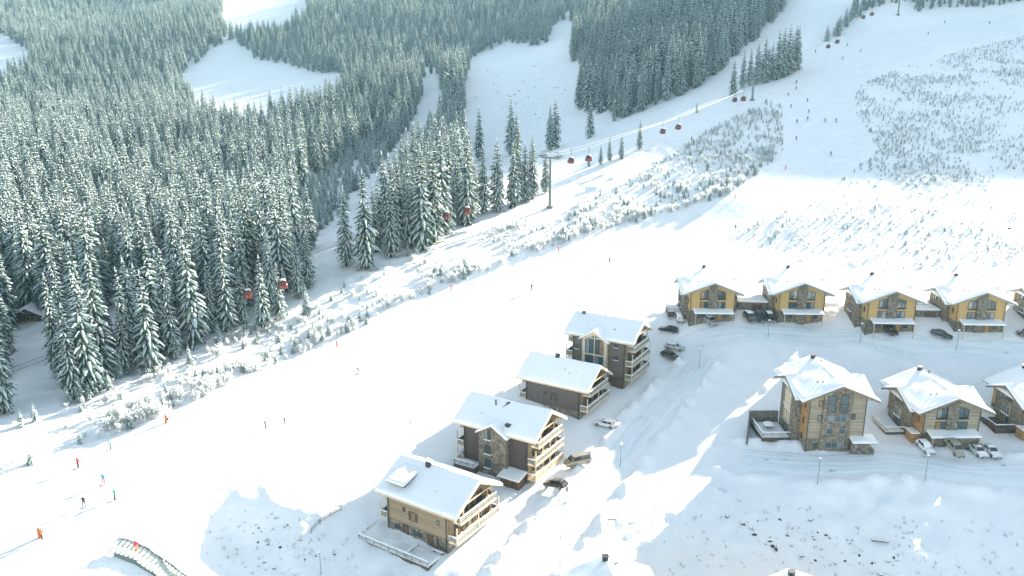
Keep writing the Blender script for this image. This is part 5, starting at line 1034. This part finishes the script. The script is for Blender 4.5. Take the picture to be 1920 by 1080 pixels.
LF = [(495, 617, 474, 'slim sunlit spruce right of the lowest red cabin'), (524, 596, 488, 'slim sunlit spruce partly behind the second lowest red cabin'), (365, 645, 425, 'broad sunlit spruce at the front of the forest left of the cabins'), (428, 618, 470, 'dark broken spruce at the forest edge left of the cabins'), (345, 600, 430, 'tall spruce just behind the broad sunlit one'), (283, 690, 500, 'tall spruce at the forest edge in the middle left'), (160, 700, 500, 'tall spruce right of the log cabin'), (140, 748, 560, 'tall dark spruce in front of the log cabin'), (170, 735, 505, 'spruce rising beside the log cabin'), (8, 775, 560, 'tall spruce at the left edge in front of the cabin'), (195, 715, 470, 'tall spruce on the front forest edge, cabin side'), (235, 700, 560, 'medium spruce on the front forest edge'),
      (-14, 770, 590, 'spruce cut by the left edge of the picture'), (325, 668, 520, 'spruce on the front edge below the broad sunlit one'), (455, 605, 500, 'spruce just left of the lowest red cabin'), (560, 560, 440, 'spruce at the right end of the near forest'), (580, 540, 430, 'dark spruce closing the near forest at the right')]
for a, b, c, lb in LF: placed.append(tree_px(a, b, c, lb, 'spruces on the front forest edge', sx=1.02))
YG = [(150, 752, 700), (168, 748, 712), (128, 760, 722), (330, 672, 615), (295, 690, 630), (240, 700, 650), (262, 692, 660), (225, 708, 655), (575, 590, 530), (465, 625, 575), (355, 680, 640), (40, 800, 762), (66, 790, 750), (190, 730, 700), (410, 640, 600), (792, 465, 440), (780, 462, 445), (765, 480, 450), (205, 732, 690), (275, 700, 668)]
ORD2 = ORD + ['fifteenth', 'sixteenth', 'seventeenth', 'eighteenth', 'nineteenth', 'twentieth']
for k, (a, b, c) in enumerate(sorted(YG)): placed.append(tree_px(a, b, c, ORD2[k] + ' young snow smothered spruce from the left in front of the forest edge', 'young spruces in front of the forest', v=5 + (a % 2)))
PL = np.array([(p[0], p[1]) for p in placed])

# forest fill: candidate spots on a jittered grid over the land, kept where their foot falls in forest and outside glades
FOREST = np.array([(-700, 1000), (-60, 815), (40, 772), (140, 735), (235, 698), (330, 660), (400, 622), (450, 602), (510, 585), (560, 556), (600, 528), (640, 500), (700, 492), (770, 462), (845, 436), (900, 402), (960, 384), (1015, 362), (1030, 318), (1070, 275), (1130, 240), (1280, 180), (1330, 152), (1400, 90), (1470, 25), (1500, -60), (1500, -200), (-700, -200)], float)
GLADES = [np.array(q, float) for q in (
    [(572, 490), (598, 440), (648, 396), (690, 345), (722, 298), (760, 250), (786, 205), (796, 140), (828, 140), (824, 215), (802, 272), (778, 315), (750, 355), (728, 405), (705, 448), (640, 480)],
    [(330, 155), (405, 88), (438, 74), (470, 108), (560, 128), (650, 152), (632, 196), (530, 236), (430, 240), (370, 215)],
    [(428, -120), (560, -120), (578, 32), (525, 62), (440, 66), (415, 40)], [(-400, 40), (0, 62), (66, 104), (46, 130), (0, 150), (-400, 180)],
    [(868, 165), (885, 110), (950, 80), (1020, 88), (1042, 40), (1075, 40), (1070, 110), (1090, 132), (1085, 205), (1150, 228), (1110, 305), (1040, 320), (1010, 352), (1010, 365), (905, 398), (868, 330), (872, 245)],
    [(18, 590), (112, 590), (112, 830), (20, 840)], [(205, 555), (250, 555), (245, 590), (205, 590)], [(355, 500), (395, 500), (390, 535), (350, 535)])]
YOUNG = np.array([(530, 430), (560, 360), (640, 300), (715, 260), (735, 290), (690, 350), (650, 400), (600, 440), (565, 480)], float)
rg = np.random.default_rng(5); cand = []
for x0, x1, y0, y1, st in ((-130, 20, 140, 300, 5.6), (-420, 240, 300, 620, 6.0), (-900, 420, 620, 1500, 7.4), (-330, -130, 140, 300, 6.0)):
    xs, ys = np.meshgrid(np.arange(x0, x1, st), np.arange(y0, y1, st)); cand.append(np.c_[(xs + rg.uniform(-.42, .42, xs.shape) * st).ravel(), (ys + rg.uniform(-.42, .42, ys.shape) * st).ravel()])
cand = np.concatenate(cand); cz = ground(cand[:, 0], cand[:, 1]); cpx, cpy, cZ = proj(cand[:, 0], cand[:, 1], cz)
ok = inside(FOREST, cpx, cpy) & (cpx > -260) & (cpy > np.where(cpx > 1050, -12, -60)) & (cZ > 100)
for q in GLADES: ok &= ~inside(q, cpx, cpy)
ok &= (rg.random(len(cand)) < .93) & (fbm(cand[:, 0] / 24, cand[:, 1] / 24, 2, 123) > -.36)
top = np.array([(1545, 78), (1585, 42), (1602, 8), (1640, -2), (1960, -12), (1960, 6), (1830, 16), (1720, 22), (1700, 4), (1640, 14), (1600, 40), (1565, 72)], float)
xs, ys = np.meshgrid(np.arange(120, 420, 4.6), np.arange(380, 720, 4.6)); c2 = np.c_[(xs + rg.uniform(-2, 2, xs.shape)).ravel(), (ys + rg.uniform(-2, 2, ys.shape)).ravel()]; z2 = ground(c2[:, 0], c2[:, 1]); q2 = proj(c2[:, 0], c2[:, 1], z2); k2 = inside(top, q2[0], q2[1])
cand = np.r_[cand[ok], c2[k2]]; cz = np.r_[cz[ok], z2[k2]]; cpx = np.r_[cpx[ok], q2[0][k2]]; cpy = np.r_[cpy[ok], q2[1][k2]]; cZ = np.r_[cZ[ok], q2[2][k2]]
dmin = np.full(len(cand), 1e9)
for q in PL: dmin = np.minimum(dmin, np.hypot(cand[:, 0] - q[0], cand[:, 1] - q[1]))
kk = dmin > 2.6; cand, cz, cpx, cpy, cZ = cand[kk], cz[kk], cpx[kk], cpy[kk], cZ[kk]
fh = rg.uniform(16, 27, len(cand)) * (1 + .25 * fbm(cand[:, 0] / 40, cand[:, 1] / 40, 2, 77)); fh *= np.where(cZ > 620, .88, 1.0); yg = inside(YOUNG, cpx, cpy) | inside(top, cpx, cpy) & (cpx < 1605)
fh = np.where(yg, rg.uniform(7, 12, len(cand)), fh); fh = np.where(inside(top, cpx, cpy) & ~yg, rg.uniform(8, 12, len(cand)), fh); fv = np.where(yg, rg.integers(5, 7, len(cand)), rg.integers(0, 5, len(cand))); fh *= np.where(rg.random(len(cand)) < .2, rg.uniform(.45, .8, len(cand)), 1)
# the largest in view become single trees
vis = (cpx > -20) & (cpx < 1940) & (cpy - fh / cZ * F < 1080) & (cpy > 0); order = np.argsort(-np.where(vis, fh / cZ, -1)); NB = max(0, 296 - len(placed)); big = order[:NB]; rest = order[NB:]
def zone(px, py):
    if px < 130: return 'wood around the log cabin'
    if px < 330: return 'near forest right of the cabin' if py > 520 else 'left forest behind the edge'
    if px < 480: return 'forest left of the lowest gondolas'
    if px < 640: return 'forest above the lowest gondolas'
    if px < 880: return 'dark stand by the valley track'
    return 'stand behind the lift row'
def nth(n):
    w = ['first', 'second', 'third', 'fourth', 'fifth', 'sixth', 'seventh', 'eighth', 'ninth', 'tenth', 'eleventh', 'twelfth', 'thirteenth', 'fourteenth', 'fifteenth', 'sixteenth', 'seventeenth', 'eighteenth', 'nineteenth', 'twentieth']
    return w[n] if n < 20 else str(n + 1) + ('st' if n % 10 == 0 else 'nd' if n % 10 == 1 else 'rd' if n % 10 == 2 else 'th')
zs = {}
for i in big: zs.setdefault(zone(cpx[i], cpy[i]), []).append(i)
for zn, ids in zs.items():
    ids.sort(key=lambda i: cZ[i]); n = len(ids); ranks = [('front', ids[:n // 3]), ('middle', ids[n // 3:2 * n // 3]), ('back', ids[2 * n // 3:])] if n > 8 else [('front', ids)]
    for rk, sub in ranks:
        for k, i in enumerate(sorted(sub, key=lambda i: cpx[i])):
            sz = 'young' if fh[i] < 13 else ('tall' if fh[i] > 23 else 'medium')
            t = tree((cand[i, 0], cand[i, 1], cz[i]), float(fh[i]), int(fv[i]), '%s snowy spruce, %s from left in %s rank, %s' % (sz, nth(k), rk, zn), 'spruces of the ' + zn, rz=rg.uniform(0, 6.28), sx=rg.uniform(.82, 1.15))
            t.rotation_euler.x = rg.normal(0, .022); t.rotation_euler.y = rg.normal(0, .022)

# frosted scrub: bands beside the runs; the larger ones are single shrubs
S1 = np.array([(-80, 850), (60, 790), (330, 668), (560, 575), (850, 445), (1045, 405), (1200, 330), (1300, 262), (1440, 190), (1466, 200), (1468, 290), (1372, 366), (1040, 462), (842, 535), (625, 640), (445, 718), (300, 785), (150, 842), (-80, 920)], float)
EDGE1 = np.array([(-60, 925), (0, 898), (200, 824), (310, 783), (450, 716), (640, 640), (850, 537), (1050, 463), (1250, 408), (1380, 364), (1460, 315)], float)
S2 = np.array([(1600, 165), (1690, 125), (1960, 60), (1960, 505), (1840, 520), (1650, 520), (1420, 475), (1340, 450), (1560, 352), (1648, 285), (1606, 215)], float)
xs, ys = np.meshgrid(np.arange(-110, 330, 1.35), np.arange(120, 520, 1.35)); c = np.c_[(xs + rg.uniform(-.75, .75, xs.shape)).ravel(), (ys + rg.uniform(-.75, .75, ys.shape)).ravel()]
z = base_h(c[:, 0], c[:, 1]); px, py, Z = proj(c[:, 0], c[:, 1], z); i1 = inside(S1, px, py); i2 = inside(S2, px, py); m = i1 | i2; c = c[m]; px, py, Z, i1 = px[m], py[m], Z[m], i1[m]; z = ground(c[:, 0], c[:, 1])
ed = edge_dist(EDGE1, px, py, False); pn = fbm(c[:, 0] / 16 + 5, c[:, 1] / 16, 3, 60); pn2 = fbm(c[:, 0] / 30, c[:, 1] / 30, 2, 66)
dens = np.where(i1, np.clip(.42 * np.exp(-(ed / 34) ** 2) + .18 + .7 * pn + .55 * sm(1200, 1330, px), 0.02, .62) * (1 - .4 * sm(1200, 1330, px)), np.clip(.20 + .9 * pn + .5 * np.exp(-((px - 1680) / 100) ** 2 - ((py - 260) / 70) ** 2) + .25 * sm(330, 200, py) * 0, .02, .55))
keep = rg.random(len(c)) < dens * 1.05; c, z, px, py, Z, i1, ed, pn2 = c[keep], z[keep], px[keep], py[keep], Z[keep], i1[keep], ed[keep], pn2[keep]
conif = rg.random(len(c)) < np.where(i1, .26, np.where(py < 345, .5, .2)) + .3 * sm(1150, 1300, px) * i1 + .45 * pn2; sh = np.where(i1, rg.uniform(1.1, 3.0, len(c)) * (1 + .55 * np.exp(-(ed / 26) ** 2)), rg.uniform(.7, 2.1, len(c))); sh = np.where(conif, sh * .9, sh * .82)
sv = np.where(conif, rg.integers(5, 7, len(c)), rg.integers(0, 4, len(c)))
ordr = np.argsort(-sh / Z * ((px > 0) & (px < 1920))); SB = 260; nshr = ncon = 0; single = np.zeros(len(c), bool)
def szone(px, py, i1):
    if not i1: return 'on the shaded right hand slope' if py < 340 else 'on the sunlit bank above the yellow houses'
    if px < 330: return 'along the lower left edge of the run'
    if px < 640: return 'between the near forest and the run'
    if px < 1030: return 'below the spruce row beside the run'
    return 'below the lift line on the upper slope'
for i in ordr:
    if conif[i] and ncon >= 130 or (not conif[i]) and nshr >= 150: continue
    single[i] = True; p = (c[i, 0], c[i, 1], z[i]); zn = szone(px[i], py[i], i1[i])
    if conif[i]: ncon += 1; tree(p, float(sh[i]), int(sv[i]), 'knee high young spruce bush ' + zn if sh[i] < 2 else 'small snowy spruce sapling ' + zn, 'spruce saplings ' + zn, 'spruce_sapling', rnd.uniform(0, 6), 1.35)
    else: nshr += 1; shrub_thing(p, float(sh[i]), int(sv[i]), ('tall' if sh[i] > 2.8 else 'low') + ' frosted leafless shrub ' + zn, ('tall' if sh[i] > 2.8 else 'low') + ' shrubs ' + zn)
    if ncon >= 130 and nshr >= 150: break
# the uncountable remainder: one object each, instanced on points
def instancer(name, label, pts, hs, vs, kinds, sxy=1.0):
    me = bpy.data.meshes.new(name); me.from_pydata([tuple(p) for p in pts], [], [])
    for nm, ty, dat in (('tree_h', 'FLOAT', hs), ('tree_v', 'INT', vs), ('tree_r', 'FLOAT', rg.uniform(0, 6.28, len(pts))), ('tree_t', 'FLOAT', rg.normal(0, .025, len(pts))), ('tree_w', 'FLOAT', rg.uniform(.8, 1.15, len(pts)) * sxy)):
        a = me.attributes.new(nm, ty, 'POINT'); a.data.foreach_set('value', np.asarray(dat, np.int32 if ty == 'INT' else np.float32))
    o = link(name, me); tag(o, label, None, None, 'stuff'); ng = bpy.data.node_groups.new(name, 'GeometryNodeTree'); ng.interface.new_socket('Geometry', in_out='INPUT', socket_type='NodeSocketGeometry'); ng.interface.new_socket('Geometry', in_out='OUTPUT', socket_type='NodeSocketGeometry')
    N = ng.nodes; L = ng.links; gi = N.new('NodeGroupInput'); go = N.new('NodeGroupOutput'); out = N.new('GeometryNodeJoinGeometry')
    def attr(nm, ty): a = N.new('GeometryNodeInputNamedAttribute'); a.data_type = ty; a.inputs['Name'].default_value = nm; return a.outputs['Attribute']
    rot = N.new('ShaderNodeCombineXYZ'); L.new(attr('tree_r', 'FLOAT'), rot.inputs[2]); L.new(attr('tree_t', 'FLOAT'), rot.inputs[0]); scl = N.new('ShaderNodeCombineXYZ'); hh = attr('tree_h', 'FLOAT'); mu = N.new('ShaderNodeMath'); mu.operation = 'MULTIPLY'; L.new(attr('tree_w', 'FLOAT'), mu.inputs[1]); L.new(hh, mu.inputs[0])
    L.new(mu.outputs[0], scl.inputs[0]); L.new(mu.outputs[0], scl.inputs[1]); L.new(hh, scl.inputs[2])
    for k in sorted(set(int(v) for v in vs)):
        j = N.new('GeometryNodeJoinGeometry')
        for ob in kinds[k]: oi = N.new('GeometryNodeObjectInfo'); oi.transform_space = 'ORIGINAL'; oi.inputs['Object'].default_value = ob; oi.inputs['As Instance'].default_value = False; L.new(oi.outputs['Geometry'], j.inputs[0])
        cmpn = N.new('FunctionNodeCompare'); cmpn.data_type = 'INT'; cmpn.operation = 'EQUAL'; L.new(attr('tree_v', 'INT'), cmpn.inputs['A'] if False else cmpn.inputs[2]); cmpn.inputs[3].default_value = k
        ip = N.new('GeometryNodeInstanceOnPoints'); L.new(gi.outputs[0], ip.inputs['Points']); L.new(cmpn.outputs[0], ip.inputs['Selection']); L.new(j.outputs[0], ip.inputs['Instance']); L.new(rot.outputs[0], ip.inputs['Rotation']); L.new(scl.outputs[0], ip.inputs['Scale']); L.new(ip.outputs[0], out.inputs[0])
    L.new(out.outputs[0], go.inputs[0]); md = o.modifiers.new('instances', 'NODES'); md.node_group = ng; return o
TK = {k: proto[('s', k)] for k in range(7) if ('s', k) in proto}; BK = {k: proto[('b', k)] for k in range(4) if ('b', k) in proto}
instancer('forest', 'dense snowy spruce forest covering the far hillsides', np.c_[cand[rest], cz[rest] - .15], fh[rest], fv[rest], TK, 1.15)
r1 = ~single & conif; r2 = ~single & ~conif
instancer('sapling_thicket', 'low frosted spruce thicket on the slopes beside the runs', np.c_[c[r1], z[r1]], sh[r1], sv[r1], TK, 1.1)
instancer('scrub', 'frosted leafless scrub scattered over the slopes', np.c_[c[r2], z[r2]], sh[r2], sv[r2], BK, 1.0)
# dry stalks and crusted clods breaking the snow
gp_ = []
for poly, n, sd in (([(1040, 925), (1330, 900), (1560, 960), (1920, 980), (1920, 1080), (1040, 1080)], 230, 71), ([(300, 985), (470, 945), (650, 1000), (680, 1080), (300, 1080)], 100, 72), ([(700, 800), (820, 690), (1040, 620), (1000, 700), (860, 760), (760, 860)], 150, 73), ([(1250, 560), (1300, 500), (1900, 490), (1900, 525), (1300, 540)], 160, 74), ([(0, 820), (330, 680), (600, 560), (600, 600), (330, 740), (0, 870)], 160, 75), ([(890, 130), (1060, 120), (1080, 230), (900, 230)], 130, 76)):
    gp_ += [at(a, b) for a, b in scatter_px(poly, n, sd)]
st_, fr_ = SHR[2]; gs = MB()
for k, p in enumerate(gp_):
    rr = random.Random(k)
    for q in range(rr.randint(2, 5)):
        a = rr.uniform(0, 6.28); x, y = p[0] + rr.uniform(-.25, .25), p[1] + rr.uniform(-.25, .25); l = rr.uniform(.15, .5) * (1 if p[1] < 250 else 2.2); gs.tube((x, y, p[2] - .05), (x + math.cos(a) * l * .6, y + math.sin(a) * l * .6, p[2] + l), .03, .012, 3, cap=False)
tag(gs.build('dry_stalks', 'dry_stalk'), 'dry stalks poking through the snow', kind='stuff')
# ------------------------------------------------------------------ haze: cold valley air over everything
hm = bpy.data.materials.new('haze'); hm.use_nodes = True; hn = hm.node_tree; hn.nodes.clear(); ho = hn.nodes.new('ShaderNodeOutputMaterial'); hv = hn.nodes.new('ShaderNodeVolumePrincipled')
hv.inputs['Color'].default_value = (0.40, 0.76, 0.95, 1); hv.inputs['Density'].default_value = 0.00008; hv.inputs['Anisotropy'].default_value = 0.2; hn.links.new(hv.outputs[0], ho.inputs['Volume'])
zlo = float(GZ.min()) - 1.5; zhi = float(GZ.max()) + 40
MATS['haze'] = hm; tag(MB().box(-2450, -350, zlo, 2450, 2650, zhi).build('haze', 'haze'), 'thin pale blue air over the valley', kind='stuff')
print('forest', len(rest), 'single', len(big) + len(placed), 'scrub', r1.sum(), r2.sum(), nshr, ncon)
